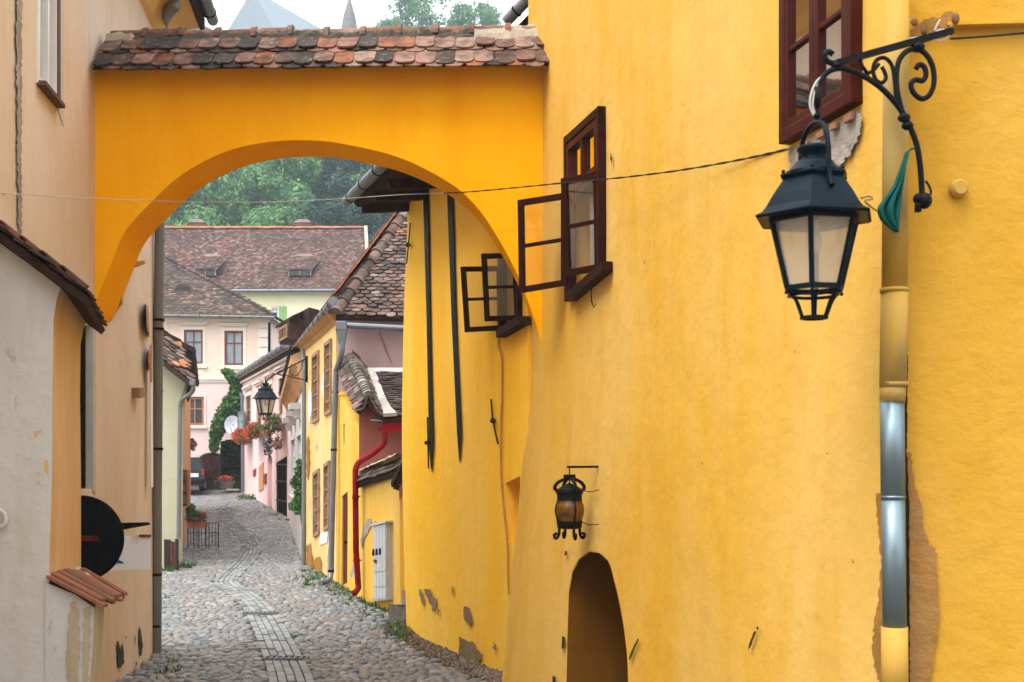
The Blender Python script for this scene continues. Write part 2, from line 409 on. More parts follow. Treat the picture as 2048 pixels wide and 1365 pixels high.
m_lemon = plaster('lemon_plaster', (.86, .82, .50), (.88, .85, .58), (.80, .74, .42), .3, .3, .15, seed=19)
m_white = plaster('white_grey_plaster', (0.5832, 0.567, 0.5508), (0.648, 0.6318, 0.6156), (0.4698, 0.4536, 0.4374), .5, .7, .3, seed=20)
m_olive = plaster('pale_olive_plaster', (0.4212, 0.405, 0.2754), (0.4698, 0.4536, 0.3402), (0.3726, 0.3402, 0.1944), .5, .7, .3, seed=21)
m_orangew = plaster('apricot_plaster', (0.5202, 0.2456, 0.1156), (0.5346, 0.289, 0.159), (0.448, 0.1951, 0.07948), .4, .7, .3, seed=22)
m_bare = plaster('bare_plaster', (0.238, 0.154, 0.07), (0.28, 0.21, 0.133), (0.168, 0.112, 0.063), .8, 3., .8, seed=23, dirt=((0.105, 0.077, 0.056), .7))
m_barerust = plaster('bare_rusty_plaster', (0.33, 0.135, 0.022), (0.30, 0.165, 0.055), (0.17, 0.08, 0.02), .9, 3., .7, seed=24, dirt=((0.2525, 0.153, 0.0765), .7))
m_rubble = plaster('bare_grey_mortar', (0.2754, 0.2372, 0.1989), (0.3672, 0.329, 0.2907), (0.1989, 0.153, 0.1224), .9, 5., 1., seed=25, dirt=((0.153, 0.1148, 0.0918), .8))
m_stone = plaster('rough_stone', (.16, .14, .12), (.24, .21, .18), (.09, .08, .07), .8, 2., 1., seed=26)
n_ = N('brick_fragment'); n_.color(n_.ramp(n_.geo.outputs['Random Per Island'], [(0, (.26, .12, .075)), (.3, (.38, .31, .25)), (.65, (.30, .19, .13)), (.85, (.40, .35, .30))], 'CONSTANT')); n_.set(Roughness=.95); n_.bump(n_.noise(40, detail=6), .8, .01); m_brick = n_.m

m_tile_arch = tilemat('old_red_tile', [(0, (0.0578, 0.0374, 0.0306)), (.24, (0.204, 0.09856, 0.068)), (.36, (0.0408, 0.0306, 0.0272)), (.50, (0.2584, 0.1428, 0.1088)), (.66, (0.102, 0.0544, 0.0408)), (.84, (0.2176, 0.068, 0.0272)), (.90, (0.068, 0.0442, 0.034))], (0.01496, 0.01292, 0.01156), .9, msc=4.5, lam=.4)
m_tile_new = tilemat('pink_clay_tile', [(0, (0.287, 0.1622, 0.1248)), (.3, (0.3245, 0.2122, 0.1685)), (.55, (0.2496, 0.1248, 0.08736)), (.75, (0.2995, 0.1061, 0.04368)), (.88, (0.1872, 0.09984, 0.06864))], (0.03744, 0.02808, 0.02371), .7, msc=5., lam=.3)
m_tile_pink = tilemat('weathered_tile', [(0, (0.1428, 0.0782, 0.0578)), (.2, (0.0612, 0.0408, 0.034)), (.4, (0.1904, 0.1156, 0.0884)), (.6, (0.0952, 0.0544, 0.0442)), (.75, (0.2312, 0.17, 0.1428)), (.95, (0.2856, 0.102, 0.0476))], (0.0272, 0.02312, 0.0204), .85, msc=2.2, lam=.45, lichen=(0.3128, 0.2924, 0.2584))
m_tile_far = tilemat('hazy_red_tile', [(0, (0.129, 0.05704, 0.04464)), (.2, (0.05952, 0.03224, 0.02976)), (.4, (0.1686, 0.08928, 0.07192)), (.6, (0.08432, 0.04216, 0.0372)), (.8, (0.2182, 0.1488, 0.129)), (.93, (0.1984, 0.06944, 0.03968))], (0.03968, 0.0248, 0.0248), .6, msc=.35, lam=.25)
m_tile_dark = tilemat('dark_brown_tile', [(0, (0.0952, 0.0612, 0.0476)), (.25, (0.051, 0.0374, 0.0306)), (.5, (0.136, 0.0816, 0.0612)), (.75, (0.068, 0.051, 0.0442)), (.9, (0.2448, 0.1632, 0.1292))], (0.034, 0.0306, 0.0306), .65, msc=.6, lam=.35, lichen=(0.2448, 0.1836, 0.136))
m_tile_or = tilemat('orange_tile', [(0, (.46, .15, .05)), (.4, (.52, .20, .09)), (.7, (.38, .13, .06))], (.12, .08, .06), .3)
m_mortar = plaster('ridge_mortar', (0.306, 0.2601, 0.1989), (0.3825, 0.3366, 0.2754), (0.1224, 0.1071, 0.0918), .8, 3., .9, seed=29, dirt=((0.0765, 0.06502, 0.05355), .9))
m_mortard = plaster('mossy_dark_mortar', (.05, .047, .042), (.09, .085, .075), (.022, .02, .018), .8, 4., .9, seed=61, dirt=((.20, .18, .15), .6))
m_ridge = tilemat('ridge_tile', [(0, (0.2448, 0.1088, 0.068)), (.4, (0.272, 0.1632, 0.1156)), (.7, (0.204, 0.0952, 0.0612))], (0.0272, 0.02448, 0.02176), .8, msc=4., lam=.3)
m_slate = plain('blue_grey_slate', (0.0884, 0.1054, 0.1224), .7, .15, 3.)
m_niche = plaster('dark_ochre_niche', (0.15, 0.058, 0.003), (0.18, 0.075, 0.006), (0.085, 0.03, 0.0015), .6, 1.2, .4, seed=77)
m_dwood = plain('dark_soffit_wood', (.035, .018, .012), .8, .4, 5., .4)
m_brown = plain('mahogany_painted_wood', (0.0495, 0.009, 0.0045), .5, .35, 9., .12)
m_brown2 = plain('dark_mahogany_frame', (0.02363, 0.005063, 0.003375), .5, .35, 9., .12)
m_orwood = plain('orange_brown_wood', (.36, .13, .045), .5, .25, 8.)
m_oldwood = plain('old_grey_brown_wood', (.27, .15, .08), .8, .35, 7., .3)
m_maroon = plain('maroon_frame', (.20, .065, .055), .5, .2, 6.)
m_doorwood = plain('dark_brown_boards', (.055, .022, .017), .6, .35, 5., .3)
m_reddoor = plain('oxblood_boards', (.085, .02, .016), .6, .35, 6., .3)
m_white_p = plain('white_paint', (.72, .72, .70), .45, .06, 6.)
m_blackiron = plain('black_iron', (.006, .007, .009), .5, .4, 6.)
m_lampiron = plain('blue_black_lamp_paint', (0.002625, 0.00945, 0.01575), .42, .4, 5.)
m_zinc = metal('grey_zinc', (0.153, 0.1683, 0.1874), .5, .5, .25, 5.)
m_zincd = metal('dull_dark_zinc', (0.153, 0.153, 0.1454), .6, .2, .4, 4., (1, 1, .4))
m_steel = metal('new_steel_pipe', (.17, .235, .265), .42, .75, .18, 2.5)
m_redpipe = plain('glossy_red_paint', (0.1785, 0.0034, 0.0068), .45, .2, 4.)
m_pipeyel = plaster('weathered_yellow_pipe', (0.4406, 0.2448, 0.02754), (0.3366, 0.257, 0.1102), (0.257, 0.1346, 0.0306), .9, 2.2, .15, seed=30, dirt=((0.1591, 0.0918, 0.03672), .5))
m_pipeyel2 = plain('yellow_pipe_paint', (0.4383, 0.2547, 0.02962), .75, .06, 4.)
m_curtain = plain('window_curtain', (.42, .45, .46), .25, .25, 3.)
m_darkglass = plain('dark_window_glass', (.025, .03, .035), .06, .5, 2.)
m_blueglass = plain('grey_blue_glass', (.24, .28, .31), .08, .25, 1.2)
m_greyjamb = plain('grey_painted_reveal', (.44, .42, .40), .8, .08, 6.)
m_glass = glassmat('clear_glass', (.93, .95, .95), .05)
m_amber = plain('amber_glass', (.12, .052, .004), .12, .5, 14.)
m_crack = plain('dark_crack', (.05, .03, .012), .95, .4, 20.)
n_ = N('frosted_lamp_glass'); n_.color(n_.mix(n_.rng(n_.noise(9, (1, 1, .25), 6), .5, .75), (.62, .52, .40), (.16, .12, .09))); n_.set(Roughness=.25)
tr_ = n_.t.nodes.new('ShaderNodeBsdfTransparent'); mx_ = n_.t.nodes.new('ShaderNodeMixShader'); mx_.inputs[0].default_value = .34
n_.l(tr_.outputs[0], mx_.inputs[1]); n_.l(n_.b.outputs[0], mx_.inputs[2]); n_.l(mx_.outputs[0], n_.out.inputs[0]); m_lampglass = n_.m
m_signback = plain('black_sign_back', (.004, .006, .010), .45, .3, 4.)
m_rust = plain('red_rusted_bracket', (.16, .025, .015), .6, .4, 8.)
m_blue = plain('blue_sign_paint', (.02, .06, .30), .4, .1, 4.)
n_ = N('white_sign_enamel'); n_.color(n_.mix(n_.rng(n_.noise(9, (1, 1, .25), 5), .62, .72, 0, .8), (.76, .79, .83), (.45, .26, .10))); n_.set(Roughness=.35); m_signwhite = n_.m
m_green = plain('dark_green_cloth', (.006, .075, .065), .75, .35, 14.)
m_wire = plain('dark_cable', (.025, .02, .018), .6, .2, 8.)
m_wirew = plain('pale_cable', (.45, .42, .38), .6, .2, 8.)
m_meter = plain('grey_white_meter_cabinet', (0.4284, 0.436, 0.436), .45, .06, 6.)
m_shutter = plain('green_shutter_paint', (.28, .47, .19), .6, .1, 6.)
m_terra = plain('terracotta', (.42, .17, .08), .8, .2, 12.)
m_carblack = plain('black_car_paint', (.014, .017, .022), .18, .2, 2.)
m_rubber = plain('rubber', (.012, .012, .012), .8, .2, 6.)
m_carred = plain('red_tail_lamp', (.30, .01, .01), .2, .1, 4.)
m_leaf_hill = leafmat('hill_leaves', (0.04322, 0.1358, 0.05557), (0.105, 0.247, 0.08027), (0.247, 0.3952, 0.1235))
m_leaf_dark = leafmat('dark_leaves', (0.0108, 0.0405, 0.027), (0.0189, 0.05737, 0.0324), (0.03375, 0.081, 0.03713))
m_leaf_vine = leafmat('vine_leaves', (.025, .085, .02), (.07, .18, .035), (.22, .38, .07))
m_leaf_hedge = leafmat('hedge_leaves', (.006, .018, .008), (.012, .032, .012), (.025, .055, .018))
m_leaf_plant = leafmat('plant_leaves', (.025, .08, .02), (.06, .16, .03), (.12, .26, .05))
m_flower = leafmat('red_flowers', (.45, .02, .015), (.62, .05, .02), (.70, .16, .07))
m_flowerp = leafmat('pink_flowers', (.5, .1, .12), (.62, .22, .22), (.66, .4, .36))
m_greyplant = leafmat('grey_trailing_leaves', (.05, .055, .06), (.08, .09, .095), (.13, .14, .14))
m_bark = plain('bark', (.07, .055, .04), .9, .4, 4., .5)
m_soil = plaster('packed_earth', (0.1275, 0.1148, 0.102), (0.17, 0.1487, 0.1275), (0.085, 0.0765, 0.068), .7, 1.2, .8, seed=37)
m_hill = plain('hill_undergrowth', (.014, .032, .014), .95, .4, .4)
n_ = N('cobble'); c_ = n_.ramp(n_.geo.outputs['Random Per Island'], [(0, (0.1634, 0.1634, 0.1634)), (.18, (0.1032, 0.1118, 0.1247)), (.34, (0.1892, 0.172, 0.1462)), (.5, (0.1462, 0.1505, 0.1548)), (.66, (0.258, 0.2537, 0.2408)), (.78, (0.1118, 0.1247, 0.1419)), (.9, (0.2064, 0.1505, 0.1161))], 'CONSTANT')
n_.color(n_.mix(n_.rng(n_.noise(30, detail=6), .35, .7, 0, .5), c_, (.11, .105, .10))); n_.set(Roughness=.62); n_.bump(n_.noise(45, detail=5), .35, .01); m_cobble = n_.m
n_ = N('paver'); c_ = n_.ramp(n_.geo.outputs['Random Per Island'], [(0, (0.172, 0.1806, 0.1806)), (.3, (0.215, 0.2193, 0.215)), (.6, (0.1462, 0.1548, 0.1591)), (.8, (0.2408, 0.2408, 0.2322))], 'CONSTANT')
n_.color(n_.mix(n_.rng(n_.noise(20, detail=6), .4, .7, 0, .5), c_, (.14, .14, .13))); n_.set(Roughness=.65); n_.bump(n_.noise(40, detail=5), .3, .008); m_paver = n_.m
n_ = N('gravel'); n_.color(n_.ramp(n_.geo.outputs['Random Per Island'], [(0, (0.1376, 0.1032, 0.0774)), (.3, (0.2236, 0.172, 0.129)), (.55, (0.1032, 0.0774, 0.0602)), (.8, (0.2752, 0.2322, 0.1892))], 'CONSTANT')); n_.set(Roughness=.9); m_gravel = n_.m
def slab(mb, S, uv, o0, o1): return mb.loft(onS(S, uv, o0), onS(S, uv, o1))
def blob(R, c, r, n):
    out = []
    for i in range(n):
        d = Vec((R.gauss(0, 1), R.gauss(0, 1), R.gauss(0, 1))).normalized()*(R.random()**.4)
        out.append(Vec(c)+Vec((d.x*r[0], d.y*r[1], d.z*r[2])))
    return out
# ================================================================== GROUND
PROF = [(-15, .1), (0, -.2), (6, -.5), (12.8, -.78), (17, -.87), (23, -.86), (27, -.84), (33, -.65), (40, -.32), (48, .08), (56, .42), (62, .5), (80, .6)]
def prof(Y): return interp(PROF, Y)*.5+.25*(interp(PROF, Y-1.5)+interp(PROF, Y+1.5))
RIGHT = [(4, 1.9), (12.6, -.05), (12.7, .0), (17, -1.5), (17.8, -1.62), (20.3, -2.61), (23, -3.37), (27, -4.63), (28.5, -4.94), (38, -7.0), (40, -7.2), (56, -12.83), (70, -17)]
LEFT = [(4, -3.2), (8, -2.7), (10, -3.3), (11.5, -4.1), (15.9, -4.65), (17, -6.2), (27, -8.3), (28, -7.8), (45, -12.05), (58, -15.7), (70, -18)]
def rX(Y): return interp(RIGHT, Y)
def lX(Y): return interp(LEFT, Y)
def gz(X, Y):
    z = prof(Y); d = rX(Y)-X
    if 16 < Y < 29: z += .2*smooth(1-d/.9)*smooth((Y-16)/2.5)*smooth((29-Y)/3)
    if 12 < Y < 18: z += .06*smooth(1-d/.8)
    return z
mb = MB(); xs = [-140, -90, -60, -40, -30]+[-24+i*.8 for i in range(38)]+[8, 12, 20, 40, 80, 140]
ys = [-22, -12, -6]+[i*.8 for i in range(0, 90)]+[74, 78, 82, 86, 90, 95, 100, 110, 120, 140, 160, 180, 200, 225, 250]
def hillz(X, Y):
    z = gz(X, Y) if Y < 80 else prof(80)
    if Y > 82: z += (Y-82)*.52+1.5*noise.noise(Vec((X*.04, Y*.04, 0)))*min(1, (Y-82)/20)
    return z
for y in ys:
    for x in xs: mb.v.append(Vec((x, y, hillz(x, y)-.03)))
nx = len(xs); split = [i for i, y in enumerate(ys) if y >= 82][0]
full = mb.v
g1 = MB(); g1.v = full[:nx*(split+1)]; g1.f = [(j*nx+i, j*nx+i+1, (j+1)*nx+i+1, (j+1)*nx+i) for j in range(split) for i in range(nx-1)]
struct(g1.build('ground', m_soil, None, sm=True))
g2 = MB(); g2.v = full[nx*split:]; g2.f = [(j*nx+i, j*nx+i+1, (j+1)*nx+i+1, (j+1)*nx+i) for j in range(len(ys)-split-1) for i in range(nx-1)]
struct(g2.build('hill', m_hill, None, sm=True))

# drainage channel path (pixel centre line on the ground)
def ground_at(px, py):
    lo, hi = 9., 62.
    k = (px-CX)/F; t = (HZ-py)/F
    for i in range(50):
        m = (lo+hi)/2
        if EYE+t*m > gz(k*m, m): lo = m
        else: hi = m
    return Vec((k*lo, lo, gz(k*lo, lo)))
CH = [(588, 1400), (583, 1365), (575, 1340), (558, 1300), (540, 1262), (521, 1228), (497, 1200), (468, 1180), (452, 1166), (462, 1150), (484, 1130), (499, 1110), (503, 1092), (494, 1076), (478, 1062), (463, 1047), (455, 1030), (452, 1015)]
chp = spline([ground_at(*p) for p in CH], 8)
def chdist(p): return min((Vec((p.x-q.x, p.y-q.y))).length for q in chp)
R = random.Random(5)
mb = MB(); W = .098
clen = 0
for row in range(5):
    acc = R.uniform(0, .2); i = 0
    # resample row polyline
    pts = []
    for k, p in enumerate(chp):
        t = (chp[min(k+1, len(chp)-1)]-chp[max(k-1, 0)]); t.z = 0; t.normalize(); s = Vec((t.y, -t.x, 0))
        pts.append((p+s*((row-2)*W), t, s))
    pos = 0.; nxt = R.uniform(.0, .2)
    for (p, t, s), (q, _, _) in zip(pts, pts[1:]):
        L = (q-p).length
        while nxt < pos+L:
            c = p+(q-p)*((nxt-pos)/L); ln = R.uniform(.19, .3); w = W*.478
            h = .028+R.uniform(-.006, .006)-.012*(2-abs(row-2))/2
            a = t*ln*.49; b = s*w; c = Vec((c.x, c.y, gz(c.x, c.y))); tl = Vec((0, 0, R.uniform(-.006, .006)))
            base = [c-a-b, c+a-b, c+a+b, c-a+b]
            top = [c-a*.93-b*.88+Vec((0, 0, h))+tl, c+a*.93-b*.88+Vec((0, 0, h))-tl, c+a*.93+b*.88+Vec((0, 0, h))-tl, c-a*.93+b*.88+Vec((0, 0, h))+tl]
            mb.add([v-Vec((0, 0, .05)) for v in base]+top, [(4, 5, 6, 7), (0, 1, 5, 4), (1, 2, 6, 5), (2, 3, 7, 6), (3, 0, 4, 7)])
            nxt += ln*1.03
        pos += L
struct(mb.build('drainage_channel', m_paver))
for i, (px, py) in enumerate(((572, 1323), (522, 1231))):
    c = ground_at(px, py)+Vec((0, 0, .042)); g = MB(); w = .26
    for k in range(8): g.box(c+Vec((-w+k*w*2/7, 0, 0)), .022, .16, .02)
    for s in (-1, 1): g.box(c+Vec((0, s*.085, 0)), 2*w+.03, .02, .021)
    tag(g.build('drain_grate', m_zinc), ['short metal drain grate set across the paved gutter nearest the camera', 'small metal drain grate further up the paved gutter by the red pipe'][i], 'drain grate', 'grates in the paved gutter')

# cobbles
mb = MB(); Y = 10.5; SEG = 8
while Y < 61:
    far = max(0, (Y-20)/40); a0 = .070+.05*far
    x = lX(Y)-.05+R.uniform(0, .1); xe = rX(Y)+.12
    while x < xe:
        b0 = R.uniform(.042, .085)*(1+.55*far); cx = x+b0; x += 2*b0*(.93-.06*far)
        cy = Y+R.uniform(-.03, .03); p = Vec((cx, cy, gz(cx, cy)))
        if 11 < Y < 58 and chdist(p) < .265: continue
        if rX(cy)-cx < .28*smooth((18.5-cy)/1.5) and cy > 11: continue
        a = a0*R.uniform(.7, 1.12); h = R.uniform(.014, .036)*(1-.4*far); g0 = R.uniform(0, 6.28); rt = R.uniform(-.5, .5); vs = []
        tx, ty = R.uniform(-.012, .012), R.uniform(-.012, .012); jj = [R.uniform(.86, 1.1) for _ in range(SEG)]
        for rr, hh in ((1.08, -.04), (.97, h*.45), (.72, h*.95)):
            for k in range(SEG):
                g = 2*math.pi*k/SEG; cg, sg = math.cos(g), math.sin(g)
                e = (abs(cg)**3+abs(sg)**3)**(-1/3)*jj[k]
                dx, dy = cg*e*rr*b0, sg*e*rr*a
                dx, dy = dx*math.cos(rt)-dy*math.sin(rt), dx*math.sin(rt)+dy*math.cos(rt)
                vs.append(p+Vec((dx, dy, hh+(tx*cg+ty*sg)*rr)))
        vs.append(p+Vec((0, 0, h)))
        fs = [(i*SEG+k, i*SEG+(k+1) % SEG, (i+1)*SEG+(k+1) % SEG, (i+1)*SEG+k) for i in range(2) for k in range(SEG)]
        fs += [(2*SEG+k, 2*SEG+(k+1) % SEG, 3*SEG) for k in range(SEG)]
        mb.add(vs, fs)
    Y += a0*(1.80-.2*far)
struct(mb.build('cobblestone_road', m_cobble, None, sm=True))
# gravel and litter along the back yellow wall
mb = MB()
for i in range(2600):
    y = R.uniform(11.5, 18.2); d = abs(R.gauss(0, .17)); xx = rX(y)-d+.03; s = R.uniform(.008, .03)*(1 if R.random() < .93 else 1.8)
    p = Vec((xx, y, gz(xx, y)+.01+.03*max(0, 1-d/.3)))
    q = [p+Vec((R.uniform(-s, s), R.uniform(-s, s), R.uniform(-s, s)*.6)) for _ in range(4)]
    mb.add([p+Vec((s, 0, 0)), p+Vec((-s*.6, s*.8, 0)), p+Vec((-s*.6, -s*.8, 0)), p+Vec((0, 0, s*.9)), p-Vec((0, 0, s))], [(0, 1, 3), (1, 2, 3), (2, 0, 3), (1, 0, 4), (2, 1, 4), (0, 2, 4)])
tag(struct(mb.build('gravel', m_gravel), 'stuff'), 'loose brown gravel and plaster crumbs along the foot of the yellow wall', 'gravel')
# weeds
mb = MB(); pts = []
def tuft(p, n, h, r):
    for i in range(n):
        a = R.uniform(0, 6.28); d = R.uniform(0, r); b = Vec((p.x+math.cos(a)*d, p.y+math.sin(a)*d, gz(p.x, p.y)-.01)); hh = h*R.uniform(.4, 1.2)
        l = Vec((R.gauss(0, .5), R.gauss(0, .5), 1))*hh; w = Vec((math.sin(a), -math.cos(a), 0))*R.uniform(.004, .010)*(1+p.y/30)
        mb.add([b-w, b+w, b+l*.6+w*.7, b+l], [(0, 1, 2), (0, 2, 3)])
for px, py, n, h in [(620, 1165, 12, .12), (640, 1160, 5, .08), (668, 1170, 10, .07), (690, 1180, 14, .08), (705, 1186, 14, .08), (725, 1190, 14, .09), (742, 1200, 12, .10), (752, 1208, 10, .1), (762, 1215, 6, .08), (800, 1262, 10, .12), (806, 1270, 8, .12), (362, 1137, 14, .18), (352, 1140, 8, .15), (345, 1335, 3, .12), (338, 1345, 2, .1), (328, 1200, 3, .1), (560, 1030, 6, .1), (578, 1040, 5, .1), (545, 1015, 5, .1), (610, 1150, 8, .12)]:
    g = ground_at(px, py)
    for k in range(n): tuft(Vec((g.x+R.gauss(0, .12), g.y+R.gauss(0, .3), 0)), 14, h, .06)
for k, p in enumerate(chp):
    if 14 < p.y < 22:
        t = chp[min(k+1, len(chp)-1)]-chp[max(k-1, 0)]; t.z = 0; t.normalize(); s = Vec((t.y, -t.x, 0))
        for j in range(5):
            if R.random() < .55: tuft(p+s*(.26+R.gauss(0, .02)), 5, .03, .03)
            if R.random() < .3: tuft(p+s*((R.randrange(4)-1.5)*W), 4, .022, .02)
for k in range(260):
    y = R.uniform(17.2, 25.); tuft(Vec((rX(y)-abs(R.gauss(.12, .13)), y, 0)), 9, R.uniform(.025, .09), .05)
tag(struct(mb.build('weeds', m_leaf_plant), 'stuff'), 'low green weeds sprouting at wall feet and between paving stones', 'weeds')

# ================================================================== YELLOW HOUSE (right)
def batA(Y, z): return -.28*smooth((Y-7.5)/4.6)*max(0., min(1.15, (2.6-z)/3.3))**1.2
A = Surf(2.916, -.218, 1, batA)
def batC(Y, z): return -.07*math.sin(math.pi*max(0, min(1, (z+.9)/6)))*smooth((Y-12.5)/4.5)
Cw = Surf(4.635, -.36, 1, batC)
cor = A.pos(5.45, 2)
Bw = Front(5.45+.08*cor.x, -.08)
yh = thing('yellow_house', 'large bright yellow plastered house with mahogany windows along the right side of the lane', 'house', (.8, 9, -.8))
w1 = quadpx(A, [(1140, 276), (1211, 213), (1213, 545), (1142, 605)])
wu = quadpx(A, [(1578, -227), (1725, -383), (1725, 207), (1578, 291)])
door = quadpx(A, [(1132, 1440), (1134, 1330), (1136, 1250), (1138, 1185), (1145, 1145), (1158, 1119), (1178, 1104), (1198, 1107), (1216, 1124), (1227, 1160), (1239, 1212), (1249, 1272), (1255, 1330), (1258, 1440)])
mb = MB(); wallmesh(mb, A, [(5.45, -1.2), (12.6, -1.2), (12.6, 9), (5.45, 9)], [w1, wu, door], 1.4, .22, .35, .012, True, 2., {2: 0})
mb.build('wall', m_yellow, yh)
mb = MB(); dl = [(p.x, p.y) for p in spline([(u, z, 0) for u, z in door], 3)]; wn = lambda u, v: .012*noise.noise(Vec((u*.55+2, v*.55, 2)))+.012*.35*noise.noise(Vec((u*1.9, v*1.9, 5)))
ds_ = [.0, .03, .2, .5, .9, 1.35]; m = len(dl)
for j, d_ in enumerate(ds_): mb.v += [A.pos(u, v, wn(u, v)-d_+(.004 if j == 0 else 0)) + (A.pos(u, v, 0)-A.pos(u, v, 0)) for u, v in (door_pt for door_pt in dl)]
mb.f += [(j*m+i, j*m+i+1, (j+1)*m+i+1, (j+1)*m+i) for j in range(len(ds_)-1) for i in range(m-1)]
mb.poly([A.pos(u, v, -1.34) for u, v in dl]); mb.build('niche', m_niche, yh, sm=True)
w2 = quadpx(Cw, [(1004, 520), (1044, 492), (1046, 648), (1006, 676)])
nic = quadpx(Cw, [(1011, 967), (1040, 952), (1040, 1080), (1014, 1092)])
mb = MB(); wallmesh(mb, Cw, [(12.42, -1.3), (17.0, -1.3), (17.0, 5.32), (12.42, 5.32)], [w2, nic], .6, .22, .35, .012, True, 5., {1: .45})
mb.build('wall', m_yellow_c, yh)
b0 = cor.x+.003
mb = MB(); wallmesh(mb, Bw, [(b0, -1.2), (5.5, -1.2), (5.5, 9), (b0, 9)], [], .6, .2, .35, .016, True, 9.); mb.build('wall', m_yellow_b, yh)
# roof volumes above (out of the frame, they close the house and shade it)
mb = MB(); e0 = A.pos(5.0, 9.0, .35); e1 = A.pos(12.9, 9.0, .35); mb.loft([e0, e1, e1+Vec((5, 1, 4)), e0+Vec((5, 1, 4))], [v+Vec((0, 0, .15)) for v in (e0, e1, e1+Vec((5, 1, 4)), e0+Vec((5, 1, 4)))]); mb.build('roof', m_tile_dark, yh)
# windows of the near wall
D = MB()
def dark(q, S, off, mat, par):
    p = MB(); p.poly(onS(S, q, off)); p.build('curtain', mat, par)
def inset(q, e): 
    cx = sum(p[0] for p in q)/4; cz = sum(p[1] for p in q)/4
    return [(cx+(u-cx)*(1-e), cz+(z-cz)*(1-e)) for u, z in q]
# upper window (closed)
q = onS(A, wu, .012); o = MB(); frame(o, q, A.n, .068, .10)
qi = [bil(q, s, t) for s, t in ((.07, .045), (.93, .045), (.93, .96), (.07, .96))]
win = o.build('window', m_brown, yh, bevel=.006)
for s0, s1 in ((0, .5), (.5, 1)):
    qq = [bil(qi, s0, 0)+A.n*.02, bil(qi, s1, 0)+A.n*.02, bil(qi, s1, 1)+A.n*.02, bil(qi, s0, 1)+A.n*.02]
    o = MB(); frame(o, qq, A.n, .05, .05, (), (.34, .67), .026); o.build('casement', m_brown, win, bevel=.004)
    o = MB(); o.prism([bil(qq, s, t) for s, t in ((.1, .03), (.9, .03), (.9, .97), (.1, .97))], A.n*-.006); o.build('pane', m_glass, win)
o = MB(); c = inset(wu, .12); z0 = min(p[1] for p in c); o.poly(onS(A, [(u, z if z > 3.6 else 3.72) for u, z in c], -.12)); o.build('curtain', m_curtain, win)
o = MB(); o.poly(onS(A, inset(wu, .04), -.2)); o.build('dark_room', m_darkglass, win)
o = MB(); patch(o, A, [(1577, 302), (1600, 285), (1640, 262), (1680, 240), (1712, 222), (1722, 228), (1718, 270), (1702, 302), (1680, 326), (1662, 344), (1620, 366), (1592, 355), (1578, 335)], .02, 3, 4); o.build('bare_masonry', m_rubble, yh)
o = MB()
for px, py, w, h in [(1698, 236, 20, 15), (1668, 254, 16, 13), (1642, 270, 18, 13), (1612, 292, 15, 14)]:
    p = A.at(px, py, .035); tt = Vec((-.218, 1, 0)).normalized(); s = p.y/F
    jr = R.uniform(-.1, .1); o.bar(p-tt*w*s*.8, p+tt*w*s*.8+Vec((0, 0, jr*.05)), h*s, .022, A.n)
o.build_each('exposed_brick', m_brick, yh, bevel=.003)
# casement window near the arch
q = onS(A, w1, .015); o = MB(); frame(o, q, A.n, .07, .10, (), (.40,), .07); win = o.build('window', m_brown2, yh, bevel=.005)
o = MB(); qt = [bil(q, s, t) for s, t in ((.08, .06), (.92, .06), (.92, .375), (.08, .375))]; frame(o, [p+A.n*.02 for p in qt], A.n, .06, .05, (.5,), (), .05); o.build('transom_light', m_brown, win, bevel=.004)
o = MB(); o.prism(qt, A.n*-.006); o.build('pane', m_amber if 0 else m_glass, win)
o = MB(); o.poly(onS(A, [bili for bili in inset(w1, .06)], -.19)); o.build('curtain', m_ochre, win)
o = MB(); a = A.at(1143, 590, .05); b = A.at(1215, 528, .05); o.bar(a-Vec((0, 0, .02)), b-Vec((0, 0, .02)), .085, .09, A.n); o.build('sill', m_brown2, win, bevel=.006)
def sash(par, TL, TR, BR, BL, w=.055, rows=(.5,), glass=m_glass):
    q = [Vec(p) for p in (TL, TR, BR, BL)]; n = (q[1]-q[0]).cross(q[3]-q[0]).normalized()
    o = MB(); frame(o, q, n, w, .042, (), rows, w*.6); o.build('casement', m_brown2, par, bevel=.004)
    o = MB(); o.prism([bil(q, s, t) for s, t in ((.06, .04), (.94, .04), (.94, .96), (.06, .96))], n*.005); o.build('pane', glass, par)
    o = MB()
    for t in (.12, .88): o.tube([bil(q, 1, t)-n*.03+Vec((0, 0, -.03)), bil(q, 1, t)-n*.03+Vec((0, 0, .03))], .012, 6)
    o.build_each('hinge', m_blackiron, par)
sash(win, V(1037, 401, 11.22), V(1134, 386, 10.93), V(1134, 571, 10.93), V(1040, 587, 11.22))
sash(win, V(1124, 358, 10.28), V(1199, 342, 10.0), V(1202, 541, 10.0), V(1131, 554, 10.28))
o = MB(); o.poly([V(1142, 362, 10.6), V(1164, 358, 10.25), V(1166, 548, 10.25), V(1144, 553, 10.6)]); 
o = MB(); o.poly(onS(A, quadpx(A, [(1168, 380), (1206, 350), (1208, 540), (1170, 560)]), -.05)); o.build('lace_curtain', m_curtain, win)
o = MB(); p = A.at(1183, 560, .09); o.tube([p, p+Vec((0, 0, -.18)), p+Vec((.02, -.01, -.23)), p+Vec((.035, -.01, -.2))], .006, 6)
o.tube([A.at(1141, 565, .06), A.at(1136, 575, .12), A.at(1138, 590, .12), A.at(1144, 600, .05)], .006, 6); o.build_each('window_hook', m_blackiron, win)
